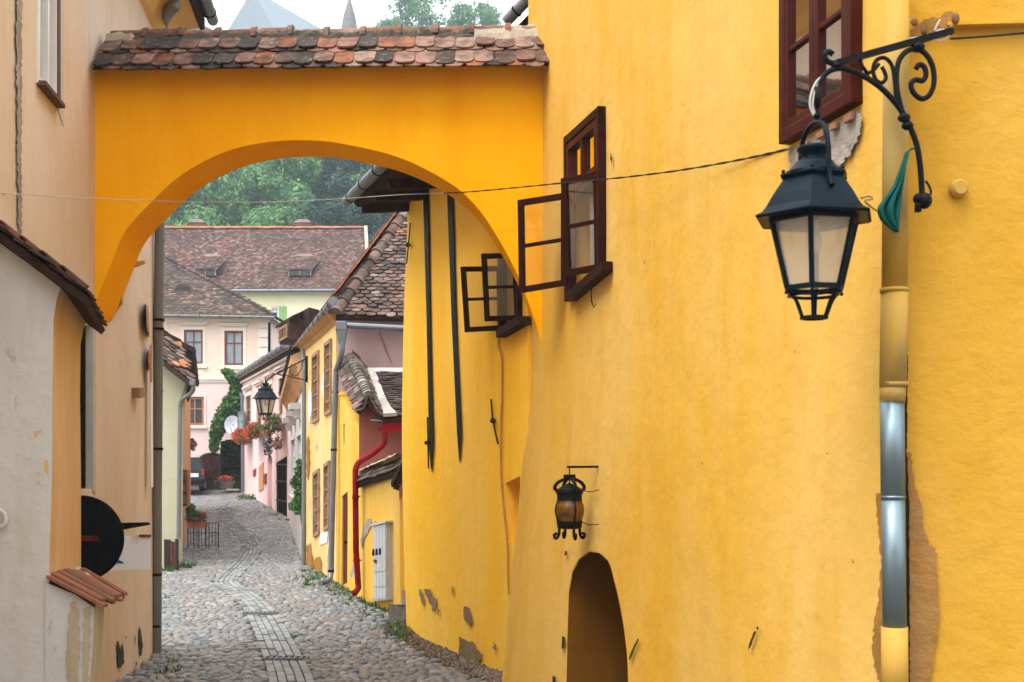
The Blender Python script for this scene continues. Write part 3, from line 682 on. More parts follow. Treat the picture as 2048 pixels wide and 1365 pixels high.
# casement window beyond the arch
q = onS(Cw, w2, .012); o = MB(); frame(o, q, Cw.n, .06, .09); win = o.build('window', m_brown2, yh, bevel=.005)
o = MB(); o.bar(Cw.at(1004, 668, .05), Cw.at(1049, 641, .05), .09, .14, Cw.n); o.build('sill', m_dwood, win)
o = MB(); o.poly(onS(Cw, inset(w2, .1), -.12)); o.build('curtain', m_curtain, win)
sash(win, V(922, 534, 13.45), V(1003, 533, 13.22), V(1005, 661, 13.22), V(931, 665, 13.45))
sash(win, V(963, 508, 12.98), V(1034, 506, 12.86), V(1040, 641, 12.86), V(970, 643, 12.98))
# eave and gutters beyond the arch
def Cp(Y, off, z): return Cw.pos(Y, z, off)-Vec((batC(Y, z), 0, 0))
mb = MB(); mb.loft([Cp(17.1, -.1, 5.30), Cp(17.1, .70, 5.22), Cp(17.1, .70, 5.30), Cp(17.1, -.1, 5.44)], [Cp(12.7, -.1, 5.30), Cp(12.7, .70, 5.22), Cp(12.7, .70, 5.30), Cp(12.7, -.1, 5.44)]); ro = mb.build('eave', m_dwood, yh)
mb = MB()
for k in range(6): y = 16.95-k*.72; mb.bar(Cp(y, -.02, 5.235), Cp(y, .66, 5.16), .11, .1, Vec((0, 0, 1)))
mb.build_each('rafter_end', m_dwood, ro)
roofplane(yh, [Cp(17.2, .74, 5.33), Cp(12.7, .74, 5.33), Cp(12.7, -2.6, 7.6), Cp(17.2, -2.6, 7.6)], m_tile_dark, m_dwood, 'roof', rs=3)
def gutter(par, p, q, r, brk=6, mat=m_zinc, name='gutter'):
    p = Vec(p); q = Vec(q); mb = MB(); mb.tube([p, q], r, 14); o = mb.build(name, mat, par, sm=False)
    b = MB(); d = (q-p).normalized()
    for i in range(brk):
        c = p+(q-p)*((i+.35)/brk); b.tube([c-d*.012, c+d*.012], r*1.12, 14)
    b.build_each('gutter_bracket', m_blackiron, o); return o
gutter(yh, Cp(17.28, .80, 5.34), Cp(12.75, .80, 5.36), .075, 6)
mb = MB(); p0 = V(1012, 44, 12.9); p1 = V(1072, -18, 12.68); gutter(yh, p0, p1, .06, 1)
mb = MB(); mb.loft([V(1035, 52, 12.9), V(1075, 10, 12.68), V(1078, 52, 12.9)], [V(1040, 52, 13.3), V(1085, 10, 13.1), V(1088, 52, 13.3)]); mb.build('eave', m_dwood, yh)
# black iron strips, anchors, conduit
for P in ([(845, 360), (854, 360), (860, 640), (866, 880), (862, 942), (858, 900), (853, 640)], [(894, 390), (904, 395), (912, 640), (922, 870), (918, 922), (914, 870), (903, 640)]):
    mb = MB(); mb.loft([Cw.at(x, y, .004) for x, y in P], [Cw.at(x, y, .03) for x, y in P]); mb.build('iron_strip', m_blackiron, yh)
def anchor(S, pts, c, par, r=.011):
    mb = MB(); mb.tube([S.at(x, y, .03) for x, y in pts], r, 6); p = S.at(*c, .035); mb.box(p, .05, .05, .05); mb.tube([S.at(c[0]-5, c[1], .05), S.at(c[0]+4, c[1], .05)], .012, 6); mb.build('wall_anchor', m_blackiron, par)
anchor(Cw, [(982, 799), (985, 835), (990, 862), (996, 888)], (986, 842), yh)
anchor(Cw, [(855, 835), (856, 880), (857, 938)], (854, 886), yh)
anchor(Cw, [(821, 446), (817, 490), (813, 528)], (816, 490), yh)
mb = MB(); mb.tube(spline([Cw.at(x, y, .02) for x, y in [(1013, 668), (998, 676), (998, 695), (1004, 720), (1004, 800), (1002, 860), (1003, 960), (1009, 1030), (1015, 1090), (1016, 1150), (1018, 1190)]], 4), .013, 6); mb.build('conduit', plain('ochre_conduit', (.45, .22, .04), .6), yh)
# missing plaster
for i, P in enumerate([[(836, 1178), (842, 1180), (848, 1198), (850, 1213), (844, 1208)], [(850, 1177), (860, 1180), (866, 1193), (873, 1198), (872, 1216), (866, 1222), (860, 1206), (852, 1190)], [(926, 1212), (938, 1216), (940, 1232), (945, 1244), (938, 1252), (928, 1240)], [(918, 1272), (932, 1282), (946, 1284), (951, 1298), (966, 1310), (958, 1322), (962, 1375), (940, 1375), (918, 1350)], [(904, 1172), (908, 1180), (907, 1194), (903, 1188)], [(985, 1282), (991, 1290), (990, 1300), (986, 1296)], [(877, 1215), (880, 1222), (879, 1234), (876, 1228)]]):
    o = MB(); patch(o, Cw, P, .022, 1.6, i); o.build('plaster_patch', m_bare, yh)
for i, P in enumerate([[(1752, 988), (1776, 986), (1776, 1380), (1762, 1375), (1752, 1345), (1744, 1310), (1748, 1250), (1757, 1200), (1762, 1120), (1756, 1050)]]):
    o = MB(); patch(o, A, P, .02, 2.5, i+40); o.build('plaster_patch', m_barerust, yh)
o = MB(); patch(o, Bw, [(1800, 900), (1822, 905), (1830, 980), (1843, 1010), (1846, 1050), (1858, 1090), (1872, 1098), (1874, 1150), (1880, 1235), (1872, 1290), (1864, 1335), (1860, 1385), (1800, 1385)], .018, 3, 50); o.build('plaster_patch', m_barerust, yh)
o = MB()
for P in ([(1510, 1262), (1514, 1264), (1504, 1290), (1497, 1302), (1499, 1288)], [(1275, 1276), (1277, 1280), (1268, 1300), (1259, 1322), (1257, 1316), (1264, 1298)], [(1124, 1272), (1130, 1275), (1128, 1296), (1122, 1300)], [(1105, 1352), (1111, 1354), (1112, 1380), (1104, 1380)], [(1703, 1118), (1708, 1124), (1707, 1129)], [(1221, 305), (1224, 318), (1222, 330), (1219, 318)], [(1514, 1256), (1517, 1252), (1519, 1258), (1516, 1261)], [(1130, 1102), (1134, 1103), (1133, 1112), (1129, 1110)], [(1586, 700), (1588, 704), (1586, 708)], [(1404, 925), (1407, 927), (1405, 931)], [(1652, 905), (1655, 908), (1652, 910)], [(1290, 520), (1292, 526), (1290, 530)]): patch(o, A, P, .021, .6, 3)
o.build_each('plaster_crack', m_crack, yh)
# downpipe at the corner
def pipe(pts, r, seg=16): return [Vec(p) for p in pts], r
dp = MB(); px0 = 1787; Yp = 5.36; zz = lambda y: V(1787, y, Yp)
dp.tube([V(1793, -60, Yp), V(1791, 300, Yp), V(1789, 590, Yp)], .056, 20); dp.tube([V(1789, 582, Yp), V(1786, 775, Yp)], .059, 20); dp.tube([V(1786, 768, Yp), V(1785, 805, Yp)], .056, 20)
for y in (583, 771): dp.tube([V(1788, y-6, Yp), V(1788, y+2, Yp)], .062, 20)
d = dp.build('downpipe', m_pipeyel, yh, sm=False)
dp = MB(); dp.tube([V(1784, 801, Yp), V(1786, 1000, Yp)], .0535, 24); dp.tube([V(1786, 994, Yp), V(1789, 1258, Yp)], .0525, 24); dp.tube([V(1786, 992, Yp), V(1786, 997, Yp)], .0555, 24); o = dp.build('steel_section', m_steel, d, sm=True)
dp = MB(); dp.tube([V(1789, 1254, Yp), V(1790, 1420, Yp)], .058, 20); dp.build('yellow_section', m_pipeyel2, d, sm=True)
for ob in (d, o): 
    ob.data.polygons.foreach_set('use_smooth', [len(p.vertices) == 4 for p in ob.data.polygons])
o = MB(); patch(o, Bw, [(1803, 470), (1812, 470), (1816, 700), (1814, 900), (1818, 1000), (1820, 1390), (1806, 1390), (1803, 900)], .024, 1.2, 21); o.build('shadow_gap_strip', plain('shadow_gap_brown', (.018, .012, .008), .9), yh)  # near-black strip painting the shadow gap between downpipe and wall
# moulding and bits on the corner wall
mb = MB(); mb.loft([Bw.at(1895, 44, 0), Bw.at(1895, 44, .05), Bw.at(1895, 50, .05), Bw.at(1895, 58, 0)], [Bw.at(2200, 36, 0), Bw.at(2200, 36, .05), Bw.at(2200, 42, .05), Bw.at(2200, 50, 0)]); mb.build('string_moulding', m_yellow_b, yh)
mb = MB(); patch(mb, Bw, [(1822, 60), (1850, 40), (1880, 34), (1896, 22), (1916, 30), (1912, 52), (1880, 62), (1850, 74), (1830, 92), (1822, 85)], .03, 3, 9); mb.build('plaster_patch', m_barerust, yh)
mb = MB(); p = Bw.at(1915, 379, .0); mb.tube([p, p+Vec((0, -.03, 0)), p+Vec((0, -.045, 0))], [.042, .040, .030], 16); mb.build('round_cover_cap', m_pipeyel2, yh, bevel=0)

# ================================================================== ARCH
AY = 12.0; AT = .64
CF = [(160, 645), (176, 630), (187, 612), (204, 573), (224, 524), (243, 476), (264, 445), (303, 404), (352, 358), (410, 322), (469, 298), (520, 287), (560, 282.5), (600, 281), (650, 283), (700, 291), (760, 304), (810, 320), (857, 342), (895, 364), (928, 388), (965, 429), (995, 475), (1026, 531), (1045, 574), (1062, 620), (1074, 655), (1083, 690)]
ar = thing('archway', 'orange-yellow plastered arch spanning the lane between the two houses under a small tiled roof', 'archway', (-1.9, 12.3, -.8))
fr = Front(AY)
out = [fr.uv(x, y) for x, y in [(140, 120), (140, 655)]]+[fr.uv(x, y) for x, y in []+[(p.x, p.y) for p in spline([(x, y, 0) for x, y in CF], 4)]+[(1110, 760), (1110, 118)]]
mb = MB(); wallmesh(mb, fr, out, [], AT, .2, .3, .018, True, 4.); mb.build('wall', m_arch, ar)
# tiles: two double courses facing the camera
E0 = V(183, 141, 11.72); E1 = V(1096, 133, 11.72); Rg = V(183, 72, 12.32); upv = Vec((0, Rg.y-E0.y, Rg.z-E0.z)); Lu = (E1-E0).length
mb = MB()
def course(v, sh, rs, l=.26, lift=.02):
    tiles(mb, E0, E1-E0, upv, [(-.02+sh, v), (Lu+.02, v), (Lu+.02, v+.2), (-.02+sh, v+.2)], .198, .2, .017, .30, lift, .02, rs, 1.7)
course(-.03, .10, 1, lift=.006); course(.022, 0, 2, lift=.026); course(.315, .1, 3, lift=.014); course(.365, 0, 4, lift=.034)
RT = random.Random(8); old = MB(); new = MB()
for t_ in mb.parts():
    fx = (t_.v[0].x-E0.x)/Lu; pr_ = .12 if fx < .45 else (.35 if fx < .62 else .78)
    (new if RT.random() < pr_ else old).add(t_.v, t_.f)
nf = len(old.f); old.add(new.v, new.f); rf = old.build('roof', m_tile_arch, ar); rf.data.materials.append(m_tile_new); rf.data.polygons.foreach_set('material_index', [0]*nf+[1]*(len(old.f)-nf))
s = MB(); n = (E1-E0).normalized().cross(upv.normalized())
top = [E0+Vec((0, 0, -.02)), E1+Vec((0, 0, -.02)), E1+upv, E0+upv]; bk0 = E0+upv*1.0+Vec((0, .62, -.55)); bk1 = E1+upv+Vec((0, .62, -.55))
s.loft([E0+upv*.04+Vec((0, 0, -.01)), E0+upv, bk0, bk0+Vec((0, -.05, -.05)), V(193, 140, 12.05)], [E1+upv*.04+Vec((0, 0, -.01)), E1+upv, bk1, bk1+Vec((0, -.05, -.05)), V(1096, 132, 12.05)])
s.build('roof_core', m_dwood, rf)
mb = MB(); tiles(mb, bk1, E0-E1, upv-Vec((0, 2*upv.y, 0)), [(0, 0), (Lu, 0), (Lu, .75), (0, .75)], .198, .3, .017, .3, .02, .02, 8, 1.3); mb.build('back_roof', m_tile_arch, rf)
mb = MB(); ra = E0+upv+Vec((0, .02, -.045)); rb = E1+upv+Vec((0, .02, -.03))
ridge(mb, rb, ra, .105, .345, 3, flare=1.22); mb.build('ridge_tiles', m_ridge, rf)
# lumpy mortar bedding along the ridge
mb = MB(); n = 90; vs = []; R2 = random.Random(4)
for i in range(n+1):
    t = .05+.80*i/n; p = lerp(ra, rb, t); k = [(-.20, -.165), (-.185, -.11), (-.150, -.05), (-.115, .0), (-.09, .035)]
    big = .05*smooth((t-.86)/.06)+.02*smooth((.06-t)/.05)
    for y, z in k:
        w = .018*noise.noise(Vec((i*.35, y*30, 1)))+.012*noise.noise(Vec((i*1.1, z*40, 5)))
        vs.append(p+Vec((0, y-w-big*.5, z+w+big*(1 if z > -.1 else .1))))
m = 5; mb.add(vs, [(i*m+k, (i+1)*m+k, (i+1)*m+k+1, i*m+k+1) for i in range(n) for k in range(m-1)]); mb.build('ridge_mortar', m_mortard, rf)
for ta, tb in ((-.005, .06), (.835, 1.004)):
    mb = MB(); vs = []; n = 24
    for i in range(n+1):
        t = ta+(tb-ta)*i/n; p = lerp(ra, rb, t); up_ = smooth((t-.88)/.08)
        for y, z in [(-.235, -.19), (-.20, -.12), (-.165, -.05), (-.12, .03), (-.05, .085), (.04, .10), (.10, .04)]:
            w = .022*noise.noise(Vec((t*14, y*22, 3)))+.012*noise.noise(Vec((t*50, z*40, 6)))
            vs.append(p+Vec((0, y-w, z*(.75+.45*up_)+w)))
    m = 7; mb.add(vs, [(i*m+k, (i+1)*m+k, (i+1)*m+k+1, i*m+k+1) for i in range(n) for k in range(m-1)]); mb.build('mortar_fillet', m_mortar, rf)
# ================================================================== BEIGE HOUSE (left)
L = Surf(-2.682, -.124, -1)
bh = thing('beige_house', 'tall weathered beige plastered house on the left whose wall carries the arch', 'house', (-5.5, 11, -.9))
wt = quadpx(L, [(73, -120), (113, -90), (113, 213), (73, 165)])
wt = [(wt[0][0], 6.5), (wt[1][0], 6.5), wt[2], wt[3]]
wb = quadpx(L, [(152, 655), (186, 648), (186, 978), (152, 985)])
mb = MB(); wallmesh(mb, L, [(4.5, -1.6), (15.9, -1.6), (15.9, 7.25), (4.5, 7.25)], [wt, wb], .6, .2, .45, .012, True, 12.); wl = mb.build('wall', m_beige, bh)
# lower part washed tan: a second coat, a real paint band proud of the wall beyond the arch
mb = MB(); q = [(12.75, -1.55), (15.88, -1.55), (15.88, 4.2), (14.6, 3.6), (13.6, 3.9), (12.75, 3.4)]
q = onS(L, wt, -.02); o = MB(); frame(o, q, L.n, .07, .07, (.55,), (), .05); w = o.build('window', m_white_p, bh)
o = MB(); o.poly(onS(L, inset(wt, .05), -.06)); o.build('pane', m_blueglass, w)
o = MB(); o.bar(q[1]+L.n*.0, q[2]+L.n*.0, .09, .09, L.n); o.bar(onS(L, [wt[3]], .03)[0], onS(L, [wt[2]], .03)[0], .035, .09, L.n); o.build('brown_trim', plain('brown_trim', (.12, .07, .055), .6), w)
u1 = wt[2][0]; o = MB(); slab(o, L, [(u1+.02, 6.5), (u1+.2, 6.5), (u1+.2, wt[2][1]-.12), (u1+.02, wt[2][1]-.02)], .002, .012); o.build('painted_surround', m_greyjamb, w)
o = MB(); slab(o, L, inset(wb, .02), -.19, -.17); w = o.build('window', m_darkglass, bh)
o = MB(); uu = [p[0] for p in wb]; za, zb = min(p[1] for p in wb), max(p[1] for p in wb); ua, ub = min(uu), max(uu)
for i in range(5):
    u = ua+(ub-.2-ua)*(i+.5)/5; o.tube([L.pos(u, za+.03, -.03), L.pos(u, zb-.03, -.03)], .016, 8)
for i in range(9): z = za+(zb-za)*(i+.3)/9; o.tube([L.pos(ua, z, -.05), L.pos(ub-.17, z, -.05)], .009, 6)
o.build('iron_bars', m_blackiron, w)
o = MB(); o.loft([L.pos(ub-.012, za, -.18), L.pos(ub-.012, zb, -.18), L.pos(ub-.012, zb, .004), L.pos(ub-.012, za, .004)], [L.pos(ub+.10, za-.04, -.18), L.pos(ub+.10, zb, -.18), L.pos(ub+.10, zb, .006), L.pos(ub+.10, za-.04, .006)]); o.build('painted_surround', m_greyjamb, w)
# plaster seam
o = MB(); patch(o, L, [(34, -60), (46, -60), (45, 100), (44, 300), (43, 505), (37, 500), (36, 250), (34, 90)], .016, 2.2, 3); o.build('plaster_seam', m_rubble, bh)
# cornice
mb = MB(); cs = [(-.05, 7.12), (.06, 7.2), (.16, 7.36), (.30, 7.48), (.46, 7.52), (.46, 7.62), (-.05, 7.9)]
mb.loft([L.pos(8, z, o_) for o_, z in cs], [L.pos(16.2, z, o_) for o_, z in cs]); co = mb.build('cornice', m_ochre, bh)
mb = MB(); mb.loft([L.pos(8, z, o_) for o_, z in ((.465, 7.50), (.52, 7.50), (.52, 7.68), (.465, 7.68))], [L.pos(16.3, z, o_) for o_, z in ((.465, 7.50), (.52, 7.50), (.52, 7.68), (.465, 7.68))]); mb.build('fascia', m_dwood, co)
gutter(bh, L.pos(16.35, 7.68, .62), L.pos(8, 7.68, .62), .075, 9)
roofplane(bh, [L.pos(8, 7.74, .6), L.pos(16.3, 7.74, .6), L.pos(16.3, 11, -3.4), L.pos(8, 11, -3.4)], m_tile_dark, m_dwood, rs=5)
mb = MB(); mb.tube(spline([L.at(322, 70, .05), L.at(325, 45, .07), L.at(336, 26, .2), L.at(350, 10, .33)], 5), .08, 12); mb.build('stove_pipe', m_zincd, bh, sm=True)
# grey downpipe at the corner beyond the arch
mb = MB(); yy = 15.35
mb.tube([V(321, 330, yy), V(317, 640, yy), V(314, 1000, yy), V(313, 1400, yy)], .062, 18); o = mb.build('downpipe', m_zincd, bh)
mb = MB()
for y in (640, 658, 898, 1149, 1252): 
    x = 321-(y-330)*.0095; mb.tube([V(x, y-2, yy), V(x, y+3, yy)], .068, 18); mb.tube([V(x, y, yy), V(x, y, yy)+Vec((-.16, .1, 0))], .012, 6)
mb.build_each('pipe_clip', m_blackiron, o)
mb = MB()
for y in (480, 780, 1070, 1215): x = 321-(y-330)*.0095; mb.tube([V(x, y, yy), V(x, y+3, yy)], .0645, 18)
mb.build_each('pipe_joint', m_zincd, o)
# wall pegs and anchors
mb = MB(); p = L.at(258, 531, .0); mb.tube([p, p+Vec((.10, -.03, .01)), p+Vec((.2, -.05, .03))], [.03, .035, .02], 8); mb.build('stone_peg', m_ochre, bh)
for P in ([(240, 556), (245, 560), (246, 585), (246, 608), (242, 612), (241, 590)], [(291, 608), (296, 612), (298, 640), (299, 672), (294, 660)], [(298, 700), (300, 725), (299, 740), (296, 720)]):
    mb = MB(); mb.loft([L.at(x, y, -.01) for x, y in P], [L.at(x, y, .09) for x, y in P]); mb.build('wall_anchor', m_oldwood, bh)
mb = MB(); mb.prism([L.at(262, 776, 0), L.at(262, 797, 0), L.at(272, 795, 0), L.at(272, 776, 0)], L.n*.10); mb.build('wooden_block', m_oldwood, bh)
for i, P in enumerate([[(234, 1282), (238, 1284), (240, 1300), (246, 1285), (248, 1310), (249, 1325), (242, 1336), (236, 1334)], [(279, 1252), (282, 1262), (286, 1290), (284, 1310), (281, 1314), (279, 1285)], [(270, 1270), (272, 1272), (271, 1292)], [(273, 1322), (275, 1326), (273, 1334)], [(251, 1272), (253, 1274), (252, 1282)]]):
    o = MB(); patch(o, L, P, .014, .8, i); o.build('paint_scrape', plain('old_green_paint', (.045, .055, .035), .8) if i == 0 else bpy.data.materials['old_green_paint'], bh)
bn = MB(); bn.prism([L.at(299, 690, .06), L.at(304, 690, .06), L.at(305, 975, .06), L.at(301, 975, .06)], L.n*.01)
o = bn.build('cloth_banner', m_white_p); tag(o, 'narrow white cloth banner with a red top hanging behind the grey downpipe', 'banner')
bn = MB(); bn.prism([L.at(299, 690, .08), L.at(304, 690, .08), L.at(304, 765, .08), L.at(300, 765, .08)], L.n*.006); bn.build('red_band', m_orwood, o)

# ---- buttress with its tiled cap
bt = thing('buttress', 'grey-cream plastered buttress in the left foreground with a sloping tiled cap', 'buttress', (-3.3, 8.9, -1.2))
def bx(px, py): return V(px, py, 8.0)
f0 = [bx(-90, 1420), bx(-90, 430), bx(0, 487), bx(60, 530), bx(121, 576), bx(113, 600), bx(107, 640), bx(105, 760), bx(104, 950), bx(99, 1100), bx(96, 1420)]
sh = Vec((-.525, 1.96, 0)); f1 = [p+sh for p in f0]
f1 = [V(-60, 1420, 9.96), V(-60, 430, 9.96)]+[p+sh for p in f0[2:4]]+[V(174, 638, 9.96), V(167, 660, 9.96), V(161, 690, 9.96), V(160, 800, 9.96), V(162, 950, 9.96), V(162, 1100, 9.96), V(164, 1420, 9.96)]
mb = MB()
mb.poly(f0); mb.poly(list(reversed(f1)))
fr_ = mb.build('wall', m_grey, bt)
# end face (smooth, subdivided along its depth)
mb = MB(); n = len(f0)
for i in range(4, n-1): mb.quad(f0[i], f1[i], f1[i+1], f0[i+1])
mb.quad(f0[1], f1[1], f1[2], f0[2]); mb.quad(f0[2], f1[2], f1[3], f0[3]); mb.quad(f0[3], f1[3], f1[4], f0[4])
mb.build('end_wall', m_tan, bt)
ea = V(176, 592, 7.88); eb = V(211, 660, 10.15); ua = V(0, 462, 7.88); ub_ = ua+(eb-ea)
k = 1.6; ua = ea+(ua-ea)*k; ub_ = eb+(ub_-eb)*k
roofplane(bt, [ea, eb, ub_, ua], m_tile_dark, m_dwood, 'roof', tw=.17, ex=.13, rs=6, slab=.05, th=.018, lift=.02)
mb = MB()
for i in range(7):
    t0 = i/7; t1 = (i+1.25)/7; dz = Vec((0, -.015*(1), .055)); mb.bar(lerp(ea, ua, t0)+dz, lerp(ea, ua, min(1, t1))+dz+Vec((0, 0, .012)), .05, .024, Vec((0, 0, 1)))
mb.build('verge_tiles', tilemat('verge_tile', [(0, (.20, .075, .05)), (.5, (.12, .06, .045)), (.8, (.28, .11, .07))], (.04, .032, .028), .7), bt)
# low plinth and its tile ledge
pf = [bx(92, 1165), bx(150, 1188), bx(190, 1216), bx(186, 1300), bx(176, 1420), bx(92, 1420)]; pb = [p+Vec((-.52, 1.75, .0)) for p in pf]
mb = MB(); mb.loft([p+Vec((0, -.012, 0)) for p in pf], pb); mb.build('plinth', m_grey, bt)
PS = Front(7.985); o = MB()
for P in ([(140, 1205), (150, 1200), (158, 1230), (160, 1300), (155, 1380), (140, 1400), (132, 1330), (136, 1260)], [(168, 1215), (180, 1212), (182, 1260), (176, 1380), (166, 1390), (166, 1280)]): patch(o, PS, P, .004, 2, 5)
o.build_each('water_stain', plaster('water_stain', (.40, .34, .24), (.46, .38, .24), (.28, .23, .17), .8, 2., .4, seed=91), bt)
o = MB()
for P in ([(88, 922), (94, 920), (98, 938), (95, 950), (90, 940)], [(68, 863), (74, 862), (75, 873), (69, 874)], [(78, 860), (82, 861), (80, 868)], [(46, 838), (50, 838), (49, 843)], [(76, 962), (80, 963), (79, 968)]): patch(o, Front(8.0), P, .004, .8, 6)
o.build_each('paint_chip', m_ochre, bt)
S0, S1 = V(92, 1160, 7.93), V(168, 1148, 9.75); T0, T1 = V(200, 1216, 7.9), V(256, 1200, 9.65)
mb = MB(); R3 = random.Random(2)
for layer in range(2):
    for i in range(6):
        a, b = (i+.04+.5*layer)/6.2, (i+.96+.5*layer)/6.2; dz = Vec((0, 0, .03*layer-.01*i*0+R3.uniform(-.01, .01))); e = R3.uniform(-.12, .10)
        p = [lerp(S0, S1, a)+dz, lerp(S0, S1, b)+dz, lerp(T0, T1, b)+dz+(T0-S0)*e*.6, lerp(T0, T1, a)+dz+(T0-S0)*e*.6]
        mb.loft([x+Vec((0, 0, .02)) for x in p], p)
mb.build('tile_ledge', tilemat('ledge_tile', [(0, (.30, .11, .06)), (.4, (.36, .16, .10)), (.7, (.22, .085, .05))], (.10, .07, .05), .5), bt)
o = MB(); p = V(-4, 1035, 7.98); o.tube(spline([p+Vec((-.06, 0, .05)), p+Vec((0, -.02, .06)), p+Vec((.055, -.02, .02)), p+Vec((.05, -.02, -.05)), p+Vec((-.02, -.02, -.07))], 4), .014, 8); o.build('plaster_boss', m_grey, bt, sm=True)

# ---- signs
sg = thing('round_sign', 'round black-backed traffic sign seen from behind beside the buttress', 'sign', V(166, 1077, 10.4))
c = V(163, 1077, 10.4); Rr = .36
mb = MB(); mb.tube([c+Vec((0, -.006, 0)), c+Vec((0, .006, 0))], Rr, 48); mb.build('disc', m_signback, sg)
mb = MB(); ring = [c+Vec((math.cos(g)*Rr, 0, math.sin(g)*Rr)) for g in [2*math.pi*i/48 for i in range(49)]]; mb.tube(ring, .012, 8, cap=False); mb.build('rim', m_signback, sg, sm=True)
mb = MB(); mb.box(c+Vec((.16, -.022, 0)), .03, .03, .60); mb.build('stiffener', m_blackiron, sg, bevel=.004)
mb = MB(); mb.box(c+Vec((.01, -.05, .0)), .30, .05, .045); mb.tube([c+Vec((.13, -.08, 0)), c+Vec((.13, -.06, 0))], .012, 8); mb.box(c+Vec((-.25, -.05, -.0)), .36, .06, .05); mb.build('bracket', m_rust, sg)
mb = MB(); q = [V(238, 1046, 10.46), V(297, 1045, 10.46), V(301, 1050, 10.46), V(290, 1052, 10.46), V(246, 1060, 10.46), V(238, 1058, 10.46)]; mb.prism(q, Vec((0, .012, 0))); mb.build('side_arm', m_blackiron, sg)
ws = thing('arrow_sign', 'white enamel sign with a blue arrow and rust streaks behind the round black sign', 'sign', V(255, 1105, 11.6))
mb = MB(); Ys = 11.6; mb.prism([V(190, 1075, Ys), V(299, 1071, Ys), V(299, 1139, Ys), V(190, 1141, Ys)], Vec((0, .02, 0))); pl = mb.build('plate', m_signwhite, ws, bevel=.004)
mb = MB(); mb.prism([V(200, 1116, Ys-.004), V(231, 1117, Ys-.004), V(247, 1125, Ys-.004), V(247, 1127.5, Ys-.004), V(200, 1127.5, Ys-.004)], Vec((0, .003, 0))); mb.build('blue_arrow', m_blue, pl)
mb = MB(); mb.box(V(290, 1072, Ys-.004), .11, .03, .022); mb.box(V(170, 1085, Ys+.03), .5, .03, .03); mb.box(V(170, 1130, Ys+.03), .5, .03, .03); mb.build('bracket', m_rust, ws)

# ================================================================== LANTERNS
def lantern(root, c, s, ph=math.radians(-18)):
    """c = axis point at the hood's rim, s = metres per photo pixel of the near lantern"""
    H = lambda y: (440-y)*s
    g_ = lambda pr: [(r*s, H(y)) for y, r in pr]
    b = MB(); b.lathe(c, g_([(441, 122), (437, 127), (430, 113), (420, 104), (395, 89), (362, 66)]), 6, ph, False)
    b.lathe(c, g_([(363, 66), (356, 73), (352, 72), (350, 66)]), 6, ph); b.lathe(c, g_([(441, 120), (439, 95)]), 6, ph, False); hood = b.build('hood', m_lampiron, root, bevel=.004)
    b = MB(); b.lathe(c, g_([(352, 64), (345, 57), (337, 46), (330, 40), (326, 38), (320, 24), (312, 24), (305, 31), (300, 34), (295, 33), (292, 24)]), 20); b.build('chimney_cap', m_lampiron, root, sm=True)
    b = MB()
    for k in range(6):
        g = ph+math.pi/3*k; b.ball(c+Vec((66*s*math.sin(g), -66*s*math.cos(g), H(347))), 4*s, 6, 4); b.ball(c+Vec((100*s*math.sin(g), -100*s*math.cos(g), H(421))), 4*s, 6, 4)
    b.build_each('rivet', m_lampiron, hood)
    g = math.radians(12); dx = Vec((math.sin(g), -math.cos(g), 0)); b = MB()
    b.tube(spline([c+dx*78*s+Vec((0, 0, H(388))), c+dx*66*s+Vec((0, 0, H(360))), c+dx*60*s+Vec((0, 0, H(300))), c+dx*42*s+Vec((0, 0, H(262))), c+Vec((0, 0, H(247))), c-dx*42*s+Vec((0, 0, H(262))), c-dx*60*s+Vec((0, 0, H(300))), c-dx*66*s+Vec((0, 0, H(360))), c-dx*78*s+Vec((0, 0, H(388)))], 6), 5.2*s, 8)
    b.build('carrying_strap', m_lampiron, root, sm=True)
    top, bot = 92*s, 58*s; b = MB(); zt, zb = H(441), H(578)
    cp = lambda r, k, z: c+Vec((r*math.sin(ph+math.pi/3*k), -r*math.cos(ph+math.pi/3*k), z))
    for k in range(6):
        b.bar(cp(top, k, zt), cp(bot, k, zb), 10*s, 7*s, cp(1, k, 0)-c); b.bar(cp(top, k, zt-3*s), cp(top, k+1, zt-3*s), 9*s, 7*s, cp(1, k+.5, 0)-c); b.bar(cp(bot, k, zb), cp(bot, k+1, zb), 10*s, 8*s, cp(1, k+.5, 0)-c)
        b.ball(cp(bot*1.03, k, zb-9*s), 4*s, 6, 4)
    b.build('lamp_frame', m_lampiron, root)
    for k in range(6):
        b = MB(); r = .955; b.loft([cp(top*r, k, zt), cp(top*r, k+1, zt), cp(bot*r, k+1, zb), cp(bot*r, k, zb)], [cp(top*r*.985, k, zt), cp(top*r*.985, k+1, zt), cp(bot*r*.985, k+1, zb), cp(bot*r*.985, k, zb)]); b.build('pane', m_lampglass, root)
    b = MB(); b.ball(c+Vec((0, 0, H(485))), 17*s, 12, 8, (1, 1, 1.3)); b.lathe(c, g_([(470, 9), (440, 11)]), 12); b.build('bulb', plain('milky_bulb', (.75, .68, .55), .3) if 'milky_bulb' not in bpy.data.materials else bpy.data.materials['milky_bulb'], root, sm=True)
    b = MB()
    for k in range(6):
        b.tube(spline([cp(bot*.97, k, zb), cp(bot*.85, k, H(588)), cp(46*s, k, H(592)), cp(38*s, k, H(604)), cp(27*s, k, H(632)), cp(24*s, k, H(637))], 4), 3.4*s, 6)
    for r, y in ((46, 591), (25, 636)): b.tube([cp(r*s, k*.5, H(y)) for k in range(13)], 3.6*s, 6, False)
    b.build('basket', m_lampiron, root, sm=True)
lamp = thing('street_lamp', 'large blue-black hexagonal lantern hanging from a scrolled iron bracket on the yellow corner', 'street lamp', V(1845, 405, 5.30))
def K(px, py): return V(px, py, 5.245-(1845-px)/220*.04)
